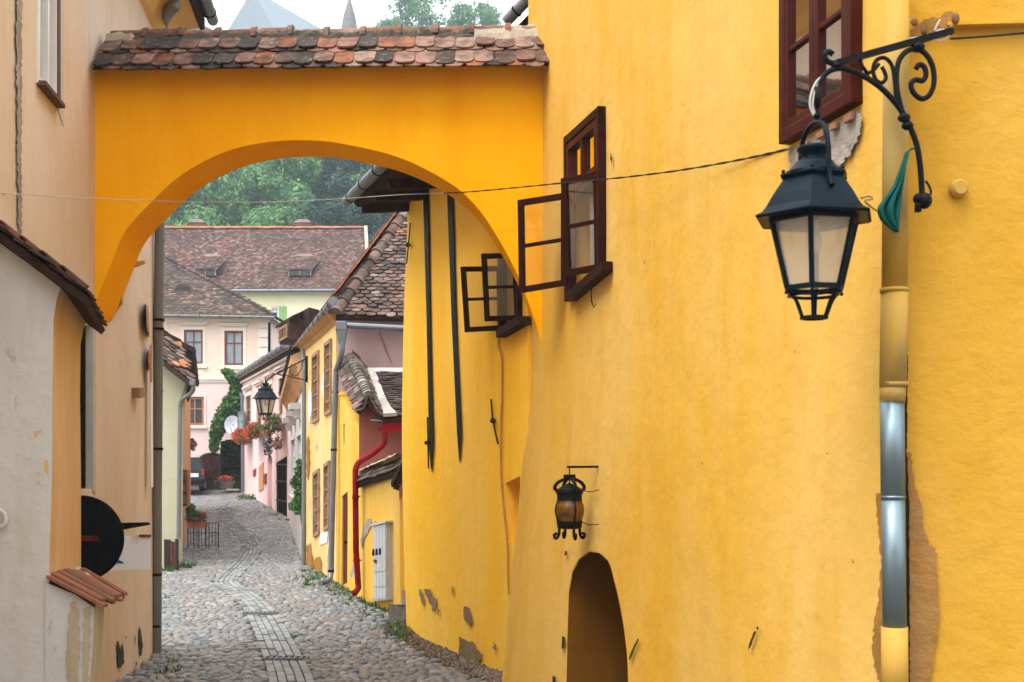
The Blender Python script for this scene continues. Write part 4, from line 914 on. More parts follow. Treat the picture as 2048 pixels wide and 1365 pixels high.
lc = V(1628, 440, 5.205); lantern(lamp, lc, 5.205/F)
b = MB(); s = 5.3/F
b.tube(spline([K(1846, 415), K(1843, 370), K(1840, 330), K(1832, 285), K(1812, 238), K(1790, 205), K(1757, 172), K(1722, 150), K(1690, 138), K(1668, 139), K(1650, 150), K(1639, 172), K(1635, 200)], 6), [.0125]*73, 10)
b.bar(K(1672, 127), K(1905, 62), .026, .026, Vec((0, -1, 0)))
b.tube(spline([K(1684, 124), K(1668, 127), K(1654, 122), K(1650, 110), K(1658, 104), K(1666, 110)], 6), .013, 8)
b.build('bracket', m_blackiron, lamp, sm=False)
b = MB()
b.tube(spline([K(1808, 236), K(1796, 190), K(1793, 150), K(1800, 118), K(1820, 100), K(1846, 104), K(1864, 130), K(1868, 165), K(1859, 190), K(1843, 198), K(1827, 186), K(1822, 168), K(1832, 160), K(1845, 162), K(1852, 150), K(1848, 134), K(1838, 130), K(1832, 138)], 6), .012, 8)
b.tube(spline([K(1792, 198), K(1789, 160), K(1783, 130), K(1768, 116), K(1752, 122), K(1746, 140), K(1752, 160), K(1764, 166), K(1772, 156), K(1768, 142), K(1763, 134)], 6), .009, 8)
b.tube(spline([K(1735, 148), K(1748, 140), K(1758, 128)], 4), .008, 8); b.tube([K(1735, 148), K(1724, 132), K(1720, 118)], .008, 8)
b.build('scroll', m_blackiron, lamp, sm=True)
b = MB()
for q, r in ((K(1808, 236), .028), (K(1815, 252), .026), (K(1672, 132), .022), (K(1836, 95), .03)): b.ball(q, r, 10, 6, (1, 1, .75))
b.tube([K(1636, 175), K(1634, 215)], .016, 8); b.tube([K(1635, 205), K(1634, 250)], .007, 6); b.ball(K(1634, 232), .016, 8, 6)
b.build_each('collar', m_blackiron, lamp, sm=True)
b = MB(); b.tube(spline([K(1646, 152), K(1632, 165), K(1622, 190), K(1620, 212), K(1627, 232)], 5), .005, 6); b.tube(spline([K(1644, 156), K(1634, 172), K(1627, 195), K(1626, 215), K(1630, 230)], 5), .005, 6)
b.tube(spline([K(1820, 78), K(1850, 74), K(1880, 82), K(1897, 72), K(1888, 60), K(1870, 62), K(1880, 40)], 5), .004, 6); b.build('flex', m_wirew, lamp, sm=True)
b = MB(); b.ball(K(1849, 402), .036, 10, 8, (.9, .9, 1)); b.ball(K(1838, 398), .026, 10, 8); b.tube([K(1837, 400), K(1836, 424)], .016, 8); b.tube(spline([K(1851, 362), K(1858, 372), K(1862, 385), K(1858, 394)], 4), .005, 6); b.build('junction_box', m_blackiron, lamp, sm=True)
b = MB()
for q, r in ((K(1829, 44), .014), (K(1848, 60), .016), (K(1911, 38), .018), (K(1902, 58), .012), (K(1862, 70), .012)): b.ball(q, r, 8, 6, (1, 1, 1.5))
b.tube(spline([K(1822, 46), K(1826, 38), K(1834, 42), K(1833, 50), K(1826, 50)], 4), .004, 6); b.build_each('insulator', plain('porcelain_insulator', (.16, .09, .035), .5, .6, 20.), lamp, sm=True)

sl = thing('wall_lantern', 'small black wrought-iron lantern with a round amber glass above the arched niche', 'lantern', A.at(1203, 936))
c = V(1139, 985, 10.0); s = 10.0/F; H = lambda y: (985-y)*s
b = MB(); b.lathe(c, [(r*s, H(y)) for y, r in [(980, 27), (985, 28), (990, 25), (1003, 25), (1004, 27)]], 24); b.lathe(c, [(r*s, H(y)) for y, r in [(1042, 25), (1045, 26), (1057, 24), (1058, 18)]], 24); b.lathe(c, [(r*s, H(y)) for y, r in [(980, 26), (974, 18), (968, 5), (966, 2)]], 24); b.build_each('lamp_frame', m_blackiron, sl)
b = MB(); b.lathe(c, [(r*s, H(y)) for y, r in [(1002, 25), (1010, 28.5), (1020, 30), (1030, 29), (1043, 24)]], 24, 0, False); b.build('globe', m_amber, sl, sm=True)
b = MB()
for k in range(4):
    g = math.radians(20+90*k); d = Vec((math.sin(g), -math.cos(g), 0))
    b.tube([c+d*25*s+Vec((0, 0, H(1002))), c+d*30*s+Vec((0, 0, H(1020))), c+d*25*s+Vec((0, 0, H(1044)))], 2.4*s, 6)
    b.tube(spline([c+d*27*s+Vec((0, 0, H(982))), c+d*32*s+Vec((0, 0, H(976))), c+d*26*s+Vec((0, 0, H(966))), c+d*12*s+Vec((0, 0, H(959))), c+d*3*s+Vec((0, 0, H(955))), c+d*12*s+Vec((0, 0, H(952)))], 4), 3.6*s, 6)
    b.tube(spline([c+d*22*s+Vec((0, 0, H(1055))), c+d*23*s+Vec((0, 0, H(1070))), c+d*29*s+Vec((0, 0, H(1077))), c+d*33*s+Vec((0, 0, H(1070))), c+d*27*s+Vec((0, 0, H(1067)))], 4), 3.2*s, 6)
b.build('scroll', m_blackiron, sl, sm=True)
b = MB(); b.bar(V(1134, 934.5, 10.0), V(1204, 934, 9.95), 4.5*s, 5*s, Vec((0, -1, 0))); b.tube([V(1139, 936, 10), V(1139, 966, 10)], 1.4*s, 6); b.build('arm', m_blackiron, sl)
b = MB(); b.tube(spline([V(1163, 980, 10), V(1180, 984, 10.0), A.at(1198, 980, .02)], 4), .004, 5); b.tube(spline([V(1163, 1044, 10), V(1178, 1050, 10.0), A.at(1197, 1049, .02)], 4), .004, 5); b.build_each('stay_wire', m_wire, sl)

# ---- hanging cloth, cables
cl = MB(); top = K(1812, 305); n = 14; vs = []
left = [K(1812, 306), K(1800, 340), K(1786, 375), K(1762, 408), K(1756, 420), K(1762, 440), K(1778, 455), K(1790, 464)]; right = [K(1814, 306), K(1808, 340), K(1803, 375), K(1800, 400), K(1798, 420), K(1796, 440), K(1795, 455), K(1794, 466)]
for a, c_ in zip(spline(left, 3), spline(right, 3)):
    for k in range(n+1): t = k/n; vs.append(lerp(a, c_, t)+Vec((0, -.016*math.sin(t*15)-.02*math.sin(t*3.1), 0)))
m = n+1; rws = len(vs)//m; cl.add(vs, [(i*m+k, i*m+k+1, (i+1)*m+k+1, (i+1)*m+k) for i in range(rws-1) for k in range(n)])
cl.tube([K(1813, 308), K(1822, 298), K(1838, 296)], .005, 6)
o = cl.build('hanging_cloth', m_green, None, sm=True); md = o.modifiers.new('Solidify', 'SOLIDIFY'); md.thickness = .004
tag(o, 'dark green folded cloth dangling from the lamp bracket over the corner downpipe', 'cloth')
cl = MB(); cl.tube(spline([K(1722, 396), K(1738, 392), K(1744, 398), K(1730, 402), K(1752, 420), K(1758, 420)], 4), .006, 6); o = cl.build('tie_cord', m_pipeyel, None, sm=True); tag(o, 'yellow painted cord tied between the wall and the green cloth', 'cord')
def cable(pts, r, mat, label, tw=0, name='cable'):
    b = MB(); P = spline(pts, 10)
    if tw:
        for ph in (0, math.pi): b.tube([p+Vec((0, math.cos(i*tw+ph)*r, math.sin(i*tw+ph)*r)) for i, p in enumerate(P)], r, 6)
    else: b.tube(P, r, 6)
    o = b.build(name, mat, None, sm=True); tag(o, label, 'cable'); return o
cable([V(1800, 251, 5.5), V(1700, 273, 5.9), V(1580, 298, 6.5), V(1480, 320, 7.1), V(1360, 341, 7.9), V(1240, 356, 8.8), V(1130, 366, 9.8), V(1030, 376, 10.7), V(940, 384, 11.5), V(888, 387, 11.97)], .0038, m_wire, 'dark twisted cable running from the lamp bracket past the open window to the arch', 1.1)
cable([V(888, 387, 11.97), V(800, 390, 13.4), V(700, 397, 15.), V(600, 402, 14.5), V(500, 405, 13.5), V(400, 404, 12.2), V(330, 403, 11.3), V(190, 398, 10.2), V(60, 390, 9.3), V(-40, 383, 8.6)], .004, m_wirew, 'thin pale wire strung across the opening of the arch to the left house')
cable([K(1900, 78), V(1960, 74, 5.2), V(2030, 68, 5.1), V(2100, 60, 5.)], .005, m_wire, 'short dark cable running right from the lamp bracket under the moulding')
# ================================================================== FAR PINK HOUSE (end of the lane)
def surround(par, S, uv, w, mat, off=.03, sill=True, head=False, name='surround'):
    (u0, z1), (u1, _), _, (_, z0) = uv; sgn = 1 if u1 > u0 else -1; w_ = w*sgn; mb = MB()
    slab(mb, S, [(u0-w_, z1+w), (u1+w_, z1+w), (u1+w_, z1), (u0-w_, z1)], -.02, off)
    slab(mb, S, [(u0-w_, z1), (u0, z1), (u0, z0), (u0-w_, z0)], -.02, off*.97); slab(mb, S, [(u1, z1), (u1+w_, z1), (u1+w_, z0), (u1, z0)], -.02, off*.97)
    slab(mb, S, [(u0-w_, z0), (u1+w_, z0), (u1+w_, z0-w*.8), (u0-w_, z0-w*.8)], -.02, off*.98)
    if sill: slab(mb, S, [(u0-1.6*w_, z0-w*.8), (u1+1.6*w_, z0-w*.8), (u1+1.6*w_, z0-w*1.5), (u0-1.6*w_, z0-w*1.5)], -.02, off+.07)
    if head:
        slab(mb, S, [(u0-1.8*w_, z1+w*2.6), (u1+1.8*w_, z1+w*2.6), (u1+1.8*w_, z1+w*2.1), (u0-1.8*w_, z1+w*2.1)], -.02, off+.12)
        slab(mb, S, [(u0-1.3*w_, z1+w*2.1), (u1+1.3*w_, z1+w*2.1), (u1+1.3*w_, z1+w*1.6), (u0-1.3*w_, z1+w*1.6)], -.02, off+.06)
    return mb.build(name, mat, par)
def fullwin(par, S, uv, fm, gm, cols=(.5,), rows=(.36,), w=.09, d=.07, curtain=None, mw=None):
    """window in an opening 14 cm deep"""
    o = window(par, onS(S, uv, -.07), S.n, fm, gm, w, d, cols, rows, mw, po=-.01)
    return o
E = Front(56.0)
pk = thing('pink_house', 'two-storey pale pink and peach house closing the lane under a dark hipped roof', 'house', V(430, 980, 56))
ew = [rectuv(E, 368, 660, 406, 728), rectuv(E, 449, 662, 486.5, 731), rectuv(E, 370, 794, 408, 851), rectuv(E, 446, 794, 484, 851)]
zs = E.uv(400, 760)[1]; xr = E.uv(537, 700)[0]; xl = E.uv(200, 700)[0]; zt = E.uv(400, 632)[1]; zg = .1
mb = MB(); wallmesh(mb, E, [(xl, zs), (xr, zs), (xr, zt), (xl, zt)], ew[:2], .5, .16, 0, 0, True); mb.build('wall', m_peach, pk)
gate = [E.uv(x, y) for x, y in [(398, 990), (398, 915), (404, 910), (415, 906), (426, 905), (438, 907), (448, 911), (453, 916), (453, 990)]]
mb = MB(); wallmesh(mb, E, [(xl, zg), (xr, zg), (xr, zs), (xl, zs)], ew[2:]+[gate], .5, .16, 0, 0, True); mb.build('wall', m_pinkpale, pk)
mb = MB(); b0_ = E.pos(xr, zg); mb.prism([b0_, b0_+Vec((0, 12, 0)), b0_+Vec((0, 12, zt-zg)), b0_+Vec((0, 0, zt-zg))], Vec((-.3, 0, 0))); mb.build('side_wall', m_pinkpale, pk)
for i, uv in enumerate(ew):
    if i < 2: fullwin(pk, E, uv, m_maroon, m_blueglass, rows=(.36,), w=.10); surround(pk, E, uv, .13, m_cream, .035, True, True)
    else: fullwin(pk, E, uv, m_orwood, m_darkglass, rows=(.42,), w=.11); surround(pk, E, uv, .10, m_pinkpale, .03, True, False)
mb = MB(); slab(mb, E, [(xl, zs+.16), (xr+.05, zs+.16), (xr+.05, zs-.0), (xl, zs-.0)], -.02, .10); slab(mb, E, [(xl, zs), (xr+.03, zs), (xr+.03, zs-.12), (xl, zs-.12)], -.02, .05); mb.build('string_course', m_cream, pk)
mb = MB(); u0, u1 = E.uv(516, 700)[0], E.uv(536, 700)[0]; zz0 = zs+.17
k = 0
while zz0 < zt-.35: slab(mb, E, [(u0, zz0+.42), (u1, zz0+.42), (u1, zz0), (u0, zz0)], -.02, .05); zz0 += .45
u0, u1 = E.uv(325, 700)[0], E.uv(335, 700)[0]; slab(mb, E, [(u0, zt-.3), (u1, zt-.3), (u1, zs+.17), (u0, zs+.17)], -.02, .04); mb.build_each('quoin', m_cream, pk)
mb = MB(); slab(mb, E, [(xl, zt), (xr+.15, zt), (xr+.15, zt-.16), (xl, zt-.16)], -.02, .22); slab(mb, E, [(xl, zt-.16), (xr+.08, zt-.16), (xr+.08, zt-.30), (xl, zt-.30)], -.02, .10); mb.build('cornice', m_cream, pk)
for px in (393, 474):
    mb = MB(); u = E.uv(px, 745)[0]; slab(mb, E, [(u-.5, zs+.52), (u+.35, zs+.52), (u+.35, zs+.25), (u-.5, zs+.25)], -.02, .03); mb.build('apron_panel', m_cream, pk)
mb = MB(); n = 3
for i in range(9):
    z = zg+.5+i*.42
    if z < zs-.3: slab(mb, E, [(xl, z), (gate[1][0]-.15 if z < 2.2 else xl+.1, z), (gate[1][0]-.15 if z < 2.2 else xl+.1, z-.03), (xl, z-.03)], -.01, .012)
ea_, eb_ = V(180, 627, 55.5), V(549, 633, 55.5); apx = V(312, 506, 61.5)
roofplane(pk, [ea_, eb_, apx, V(150, 506, 61.5)], m_tile_dark, m_dwood, tw=.2, ex=.17, rs=12, th=.02, lift=.03)
roofplane(pk, [eb_, eb_+Vec((.3, 12, 0)), apx+Vec((.2, 1, 0)), apx], m_tile_dark, m_dwood, tw=.2, ex=.17, rs=13)
mb = MB(); ridge(mb, eb_+Vec((0, 0, .05)), apx+Vec((0, 0, .05)), .11, .4, 4); ridge(mb, apx, V(150, 506, 61.5), .11, .4, 5); mb.build('ridge_tiles', m_tile_dark, pk)
gutter(pk, V(180, 629, 55.3), V(549, 635, 55.3), .065, 9, m_zincd)
b = MB(); c = V(368, 587, 57.6); pts = [c+Vec((math.cos(g)*.38, 0, math.sin(g)*.42-.05)) for g in [math.pi*i/10 for i in range(11)]]; b.prism(pts, Vec((0, 1.2, 0))); ey = b.build('eyebrow_vent', m_darkglass, pk)
b = MB(); arc = [c+Vec((math.cos(g)*.45, -.12, math.sin(g)*.5-.05)) for g in [math.pi*i/10 for i in range(11)]]; b.tube(arc, .07, 6); b.box(c+Vec((0, -.1, -.12)), 1.05, .2, .1); b.build('hood', m_tile_dark, ey)
o = MB(); pts_ = onS(E, gate, -.06); 
mbg = MB(); g0, g1 = gate[0][0], gate[-1][0]
for i in range(10):
    a, b_ = g0+(g1-g0)*(i+.03)/10, g0+(g1-g0)*(i+.97)/10
    ztop = lambda u: E.uv(426, 906)[1]-.26*((u-(g0+g1)/2)/((g1-g0)/2))**2
    mbg.loft(onS(E, [(a, zg), (b_, zg), (b_, ztop(b_)-.02), (a, ztop(a)-.02)], -.10+.01*(i % 2)), onS(E, [(a, zg), (b_, zg), (b_, ztop(b_)-.02), (a, ztop(a)-.02)], -.14))
dr = mbg.build('gate', m_doorwood, pk)
b = MB(); 
for z in (1.05, 1.95): slab(b, E, [(g0+.05, z), (g1-.05, z), (g1-.05, z-.09), (g0+.05, z-.09)], -.09, -.06)
slab(b, E, [((g0+g1)/2-.04, 2.2), ((g0+g1)/2+.04, 2.2), ((g0+g1)/2+.04, zg), ((g0+g1)/2-.04, zg)], -.1, -.055); b.build_each('gate_rail', m_doorwood, dr)

# ---- lemon house behind with the long tiled roof
Fw = Front(75.0); lm = thing('lemon_house', 'long lemon house behind the pink one with big red-brown roof and two chimneys', 'house', V(530, 930, 75))
xl, xr = Fw.uv(240, 600)[0], Fw.uv(733, 600)[0]; zt = Fw.uv(500, 584)[1]
wv = rectuv(Fw, 541, 613, 557.5, 648)
mb = MB(); wallmesh(mb, Fw, [(xl, .3), (xr, .3), (xr, zt), (xl, zt)], [wv], .4, .15, 0, 0); mb.build('wall', m_lemon, lm)
fullwin(lm, Fw, wv, m_white_p, m_blueglass, (.5,), (.3,), .1)
o = MB(); u = Fw.uv(558, 630)[0]; slab(o, Fw, [(u, wv[0][1]), (u+.5, wv[0][1]), (u+.5, wv[2][1]), (u, wv[2][1])], .01, .05)
for i in range(14): z = wv[2][1]+(wv[0][1]-wv[2][1])*(i+.7)/15; slab(o, Fw, [(u+.07, z+.02), (u+.43, z+.02), (u+.43, z-.012), (u+.07, z-.012)], .05, .062)
o.build('shutter', m_shutter, lm)
ra_, rb_ = V(228, 579, 74.4), V(736, 579, 74.4); tp1, tp0 = V(730, 459, 80.5), V(228, 459, 80.5)
roofplane(lm, [ra_, rb_, tp1, tp0], m_tile_far, m_dwood, tw=.21, ex=.18, rs=21, th=.02, lift=.03)
roofplane(lm, [V(736, 579, 74.4)+Vec((0, 12, 0)), V(228, 579, 74.4)+Vec((0, 12, 0)), tp0, tp1], m_tile_far, m_dwood, tw=.4, ex=.4, rs=22)
b = MB(); ridge(b, tp0+Vec((0, 0, .06)), tp1+Vec((0, 0, .06)), .15, .42, 6, flare=1.12); b.build('ridge_tiles', m_tile_or, lm)
b = MB(); b.bar(rb_+Vec((.05, 0, .12)), tp1+Vec((.05, 0, .2)), .22, .1, Vec((0, -.7, .7))); b.build('verge', m_mortar, lm)
b = MB(); b.add([rb_+Vec((-.05, .6, -.1)), rb_+Vec((-.05, 11.4, -.1)), tp1+Vec((-.05, 0, -.1))], [(0, 1, 2)]); b.prism([rb_+Vec((-.3, .6, -.1)), rb_+Vec((-.3, 11.4, -.1)), rb_+Vec((-.3, 11.4, -10)), rb_+Vec((-.3, .6, -10))], Vec((.2, 0, 0))); b.build('gable_wall', m_lemon, lm)
gutter(lm, V(228, 583, 74.2), V(736, 581, 74.2), .10, 12)
for px, py, Y in ((395, 447, 82), (607, 449, 82)):
    b = MB(); c = V(px, 470, Y); b.box(c, .95, .7, 1.6); k_ = b.build('chimney', m_brick, lm)
    b = MB(); z0 = V(px, 452, Y); b.box(z0, 1.25, .95, .1); b.box(z0+Vec((0, 0, .09)), 1.05, .8, .08); b.loft([z0+Vec((x*.62, y*.47, .14)) for x, y in ((-1, -1), (1, -1), (1, 1), (-1, 1))], [z0+Vec((x*.3, y*.2, .42)) for x, y in ((-1, -1), (1, -1), (1, 1), (-1, 1))]); b.build('chimney_cap', m_tile_far, k_)
for px, w in ((412, 20), (600, 22)):
    c = V(px, 547, 75.5); n_s = MB(); ww = w*75/F
    n_s.box(c+Vec((0, .5, .0)), 2*ww*.95, 1.2, .32); d_ = n_s.build('vent_dormer', m_darkglass, lm)
    b = MB(); b.box(c+Vec((0, -.12, 0)), .06, .06, .32); b.box(c+Vec((-ww, -.1, 0)), .07, .08, .36); b.box(c+Vec((ww, -.1, 0)), .07, .08, .36); b.build_each('post', m_oldwood, d_)
    b = MB(); top = [c+Vec((-ww*1.15, -.2, .17)), c+Vec((-ww*.5, -.22, .22)), c+Vec((ww*.5, -.22, .22)), c+Vec((ww*1.15, -.2, .17))]; bk = [c+Vec((-ww*1.5, 1.45, 1.05)), c+Vec((-ww*.6, 1.55, 1.42)), c+Vec((ww*.6, 1.55, 1.42)), c+Vec((ww*1.5, 1.45, 1.05))]
    b.loft(top+[p+Vec((0, 0, .09)) for p in reversed(top)], bk+[p+Vec((0, 0, .09)) for p in reversed(bk)])
    nrm = (bk[1]-top[1]).cross(Vec((1, 0, 0))); o2 = b.build('dormer_roof', m_tile_far, d_)
    tt = MB(); tiles(tt, top[0]+Vec((0, -.02, .10)), Vec((1, 0, 0)), bk[1]-top[1], [(0, 0), (ww*2.3, 0), (ww*2.5, 1.85), (-ww*.2, 1.85)], .21, .18, .02, rs=px, lift=.03); tt.build('dormer_tiles', m_tile_far, d_)
hs = thing('gabled_house', 'small far house with a purple-brown tiled roof right of the long lemon roof', 'house', V(770, 930, 86))
q0, q1, q2, q3 = V(700, 560, 84.5), V(860, 560, 84.5), V(860, 492, 89), V(700, 492, 89); roofplane(hs, [q0, q1, q2, q3], m_tile_far, m_dwood, tw=.24, ex=.2, rs=31)
b = MB(); b.box((q0+q1)/2+Vec((0, 3.3, -6.2)), (q1-q0).length*.96, 6, 12); b.build('wall', m_lemon, hs); b = MB(); ridge(b, q3, q2, .15, .45, 2); b.build('ridge_tiles', m_tile_or, hs)

# ================================================================== PINK HOUSE WITH FLOWERS (right, far)
G = through((-7.2, 40), (-12.83, 56), 1)
fh = thing('flower_house', 'pink house on the right of the lane with red geraniums under its tall windows', 'house', (-9.5, 47, -.3))
gu = lambda px, y0, y1, hw: None
def gwin(px0, px1, y0, y1): return rectuv(G, px0, y0, px1, y1, (px0+px1)/2)
gws = [gwin(492, 503, 792, 868), gwin(514, 524.5, 784, 858), gwin(536, 545, 770, 846), gwin(558.5, 567, 757, 832)]
gdoor = [G.uv(x, y) for x, y in [(535, 1030), (535, 920), (537, 912), (540, 909), (543, 913), (544.5, 920), (544.5, 1035)]]
ggrate = [G.uv(x, y) for x, y in [(552, 1045), (552, 926), (574, 912), (574, 1060)]]
u0, u1 = 40.1, 55.2; zt = 5.75
mb = MB(); wallmesh(mb, G, [(u0, -1), (u1, -1), (u1, zt), (u0, zt)], gws+[gdoor, ggrate], .5, .16, 0, 0); mb.build('wall', m_pink, fh)
for uv in gws:
    fullwin(fh, G, uv, m_oldwood, m_darkglass, (.5,), (.36, .68), .08); surround(fh, G, uv, .16, m_cream, .035, True, True)
b = MB(); slab(b, G, [(u0, zt), (u1, zt), (u1, zt-.28), (u0, zt-.28)], -.02, .24); slab(b, G, [(u0, zt-.28), (u1, zt-.28), (u1, zt-.5), (u0, zt-.5)], -.02, .10); b.build('cornice', m_cream, fh)
b = MB()
for i in range(6):
    u = ggrate[0][0]+(ggrate[2][0]-ggrate[0][0])*(i+.5)/6; b.tube([G.pos(u, -.6, -.03), G.pos(u, 2.0, -.03)], .03, 6)
for z in (.3, 1.0, 1.6): b.tube([G.pos(ggrate[0][0], z, -.03), G.pos(ggrate[2][0], z, -.03)], .04, 6)
b.build('iron_grate', m_blackiron, fh)
b = MB(); slab(b, G, inset(ggrate, .03), -.14, -.06); b.build('door', m_doorwood, fh)
b = MB(); slab(b, G, quadpx(G, [(519, 935), (528, 925), (528, 978), (519, 984)]), .0, .04); b.build('notice_panel', m_orangew, fh)
b = MB(); slab(b, G, quadpx(G, [(507, 941), (513, 937), (513, 951), (507, 954)]), .0, .03); slab(b, G, quadpx(G, [(529.5, 950), (534, 947), (534, 966), (529.5, 969)]), .0, .06); b.build_each('meter_box', m_maroon, fh)
ga, gb = V(468, 756, 54.9), V(574, 690, 39.9)
roofplane(fh, [gb+Vec((-.0, 0, .05)), ga+Vec((0, 0, .05)), ga+Vec((4.5, 1.2, 3.2)), gb+Vec((4.5, 1.2, 3.2))], m_tile_dark, m_dwood, tw=.22, ex=.18, rs=41)
gutter(fh, ga, gb, .11, 14)
b = MB(); b.loft([gb+Vec((.1, 0, -.02)), gb+Vec((.1, 0, -.16)), Vec((G.pos(40.1, 0).x, 40.1, gb.z-.35)), Vec((G.pos(40.1, 0).x+.3, 40.1, gb.z))], [ga+Vec((.1, 0, -.02)), ga+Vec((.1, 0, -.16)), Vec((G.pos(55, 0).x, 55, ga.z-.35)), Vec((G.pos(55, 0).x+.3, 55, ga.z))]); b.build('eave', m_dwood, fh)
b = MB(); b.tube(spline([ga+Vec((0, .0, -.08)), V(472, 775, 55), V(478, 783, 54.6), G.at(484, 792, .12)], 4)+[G.at(485, 850, .1), G.at(485, 985, .1)], .07, 10); b.build('downpipe', m_zinc, fh)
# timber dormer
b = MB(); d0, d1, d2, d3 = V(559, 690, 36), V(578, 678, 34.6), V(578, 640, 34.6), V(559, 652, 36); b.loft([d0, d1, d2, d3], [p+Vec((1.7, .3, 0)) for p in (d0, d1, d2, d3)]); 
dmr = b.build('dormer', m_doorwood, fh)
window(dmr, [lerp(d3, d2, .1)+Vec((-.02, -.01, -.1)), lerp(d3, d2, .92)+Vec((-.02, -.01, -.1)), lerp(d0, d1, .92)+Vec((-.02, -.01, .05)), lerp(d0, d1, .1)+Vec((-.02, -.01, .05))], Vec((-1, -.35, 0)), m_oldwood, m_darkglass, .06, .05, (.5,), (.5,)) if 0 else None
b = MB(); frame(b, [lerp(d3, d2, .1)+Vec((-.03, -.01, -.1)), lerp(d3, d2, .92)+Vec((-.03, -.01, -.1)), lerp(d0, d1, .92)+Vec((-.03, -.01, .05)), lerp(d0, d1, .1)+Vec((-.03, -.01, .05))], Vec((-1, -.8, 0)), .07, .05, (.33, .66), ()); b.build('dormer_window', m_oldwood, dmr)
b = MB(); e = [V(551, 657, 36.3), V(585, 636, 34.2), V(617, 622, 35), V(600, 640, 37.5)]; b.loft(e, [p+Vec((0, 0, .07)) for p in e]); b.loft([V(600, 625, 35), V(618, 615, 34.2), V(618, 690, 34.2), V(600, 690, 35)], [p+Vec((.2, .6, 0)) for p in [V(600, 625, 35), V(618, 615, 34.2), V(618, 690, 34.2), V(600, 690, 35)]]); b.build('dormer_roof', m_dwood, dmr)

# ================================================================== GREY HOUSE between
Hw = through((-4.94, 28.5), (-7.0, 38.0), 1)
gh = thing('grey_house', 'narrow grey-white house with stucco mouldings between the pink and the peeling yellow houses', 'house', (-6, 33, -.6))
hws = [rectuv(Hw, 584, 880, 592, 985, 588), rectuv(Hw, 596, 872, 605, 985, 600)]
mb = MB(); wallmesh(mb, Hw, [(28.2, -1.2), (39.5, -1.2), (39.5, 3.9), (28.2, 3.9)], hws, .6, .15, 0, 0); mb.build('wall', m_white, gh)
for uv in hws: fullwin(gh, Hw, uv, m_white_p, m_blueglass, (.5,), (.3,), .08); surround(gh, Hw, uv, .12, m_white, .04, True, False)
b = MB()
for px, py in ((583, 850), (591, 838), (600, 824)):
    p = Hw.uv(px, py); u = p[0]; w_ = .35
    slab(b, Hw, [(u-w_*1.4, p[1]+.2), (u+w_*1.4, p[1]+.2), (u+w_*1.3, p[1]+.05), (u-w_*1.3, p[1]+.05)], -.02, .28); slab(b, Hw, [(u-w_, p[1]+.05), (u+w_, p[1]+.05), (u+w_*.8, p[1]-.18), (u-w_*.8, p[1]-.18)], -.02, .16)
b.build_each('window_hood', m_white, gh)
b = MB(); cs = [(-.05, 3.45), (.04, 3.5), (.10, 3.65), (.2, 3.85), (.32, 3.97), (.32, 4.15), (-.05, 4.3)]
hp = lambda Y, o_, z: Hw.pos(Y, z, o_)
b.loft([hp(28.0, o_, z) for o_, z in cs], [hp(38.6, o_, z-.35) for o_, z in cs]); b.build('cornice', m_orangew if 0 else plaster('ochre_orange_cornice', (.55, .27, .10), (.58, .33, .16), (.42, .2, .08), .5), gh)
roofplane(gh, [hp(28, .36, 4.2), hp(38.6, .36, 3.85), hp(38.6, -3, 6.8), hp(28, -3, 7.1)], m_tile_dark, m_dwood, tw=.22, ex=.18, rs=51)

# ================================================================== PEELING YELLOW HOUSE with hipped roof
I = through((-3.37, 23.0), (-4.63, 27.0), 1)
ph = thing('peeling_house', 'old yellow house with peeling plaster, wooden lattice windows and a hipped tile roof', 'house', (-3.5, 25, -.8))
iws = [quadpx(I, [(652, 692), (664, 683), (664, 820), (652, 828)]), quadpx(I, [(627, 716), (639, 706), (639, 836), (628, 843)]), quadpx(I, [(651, 934), (661, 926), (660, 1052), (651, 1058)]), quadpx(I, [(629, 951), (640, 942), (640, 1064), (630, 1071)])]
ci, cf = I.uv(672, 900)[0], I.uv(611, 900)[0]
mb = MB(); wallmesh(mb, I, [(ci, -1.3), (cf, -1.3), (cf, 4.32), (ci, 4.42)], iws, .45, .12, .3, .012, True, 3.); mb.build('wall', m_peel, ph)
for uv in iws:
    o = fullwin(ph, I, uv, m_oldwood, m_darkglass, (.5,), (.33, .66), .07, .08, mw=.04)
    b = MB(); q = onS(I, uv, .0); frame(b, [q[0]+(q[0]-q[2])*.04+I.n*.02, q[1]+(q[1]-q[3])*.04+I.n*.02, q[2]+(q[2]-q[0])*.04+I.n*.02, q[3]+(q[3]-q[1])*.04+I.n*.02], I.n, .075, .05); b.build('outer_frame', m_oldwood, o)
    b = MB()
    for k in range(5): s = (k+.5)/5; b.bar(bil(q, s, .03), bil(q, s, .97), .02, .02, I.n)
    for k in range(4): t_ = (k+.7)/4.4; b.bar(bil(q, .03, t_)+I.n*.01, bil(q, .97, t_)+I.n*.01, .03, .02, I.n)
    b.build('lattice', m_oldwood, o)
FW = Front(I.pos(ci, 0).y+.01); xf0 = I.pos(ci, 0).x
mb = MB(); wallmesh(mb, FW, [(xf0+.0, -1.2), (-.8, -1.2), (-.8, 4.42), (xf0+.0, 4.42)], [], .4, .1, .4, .01); mb.build('flank_wall', m_mauve, ph)
b = MB(); patch(b, FW, [(771, 690), (774, 700), (779, 715), (785, 728), (784, 729), (777, 716), (770, 702), (766, 688), (757, 664), (759, 664)], .012, .4, 2); b.build('plaster_crack', m_bare, ph)
g0, g1 = V(668, 603, 22.65), V(590, 702, 29.2)
b = MB(); wt0, wt1 = I.pos(ci, 4.40), I.pos(27.6, 4.28)
cs0 = [wt0+Vec((0, 0, -.12)), wt0+I.n*.06+Vec((0, 0, -.02)), wt0+I.n*.18+Vec((0, 0, .10)), lerp(wt0, g0, .9)+Vec((0, 0, .0)), g0+Vec((.05, 0, .03)), wt0+Vec((.3, 0, .35))]
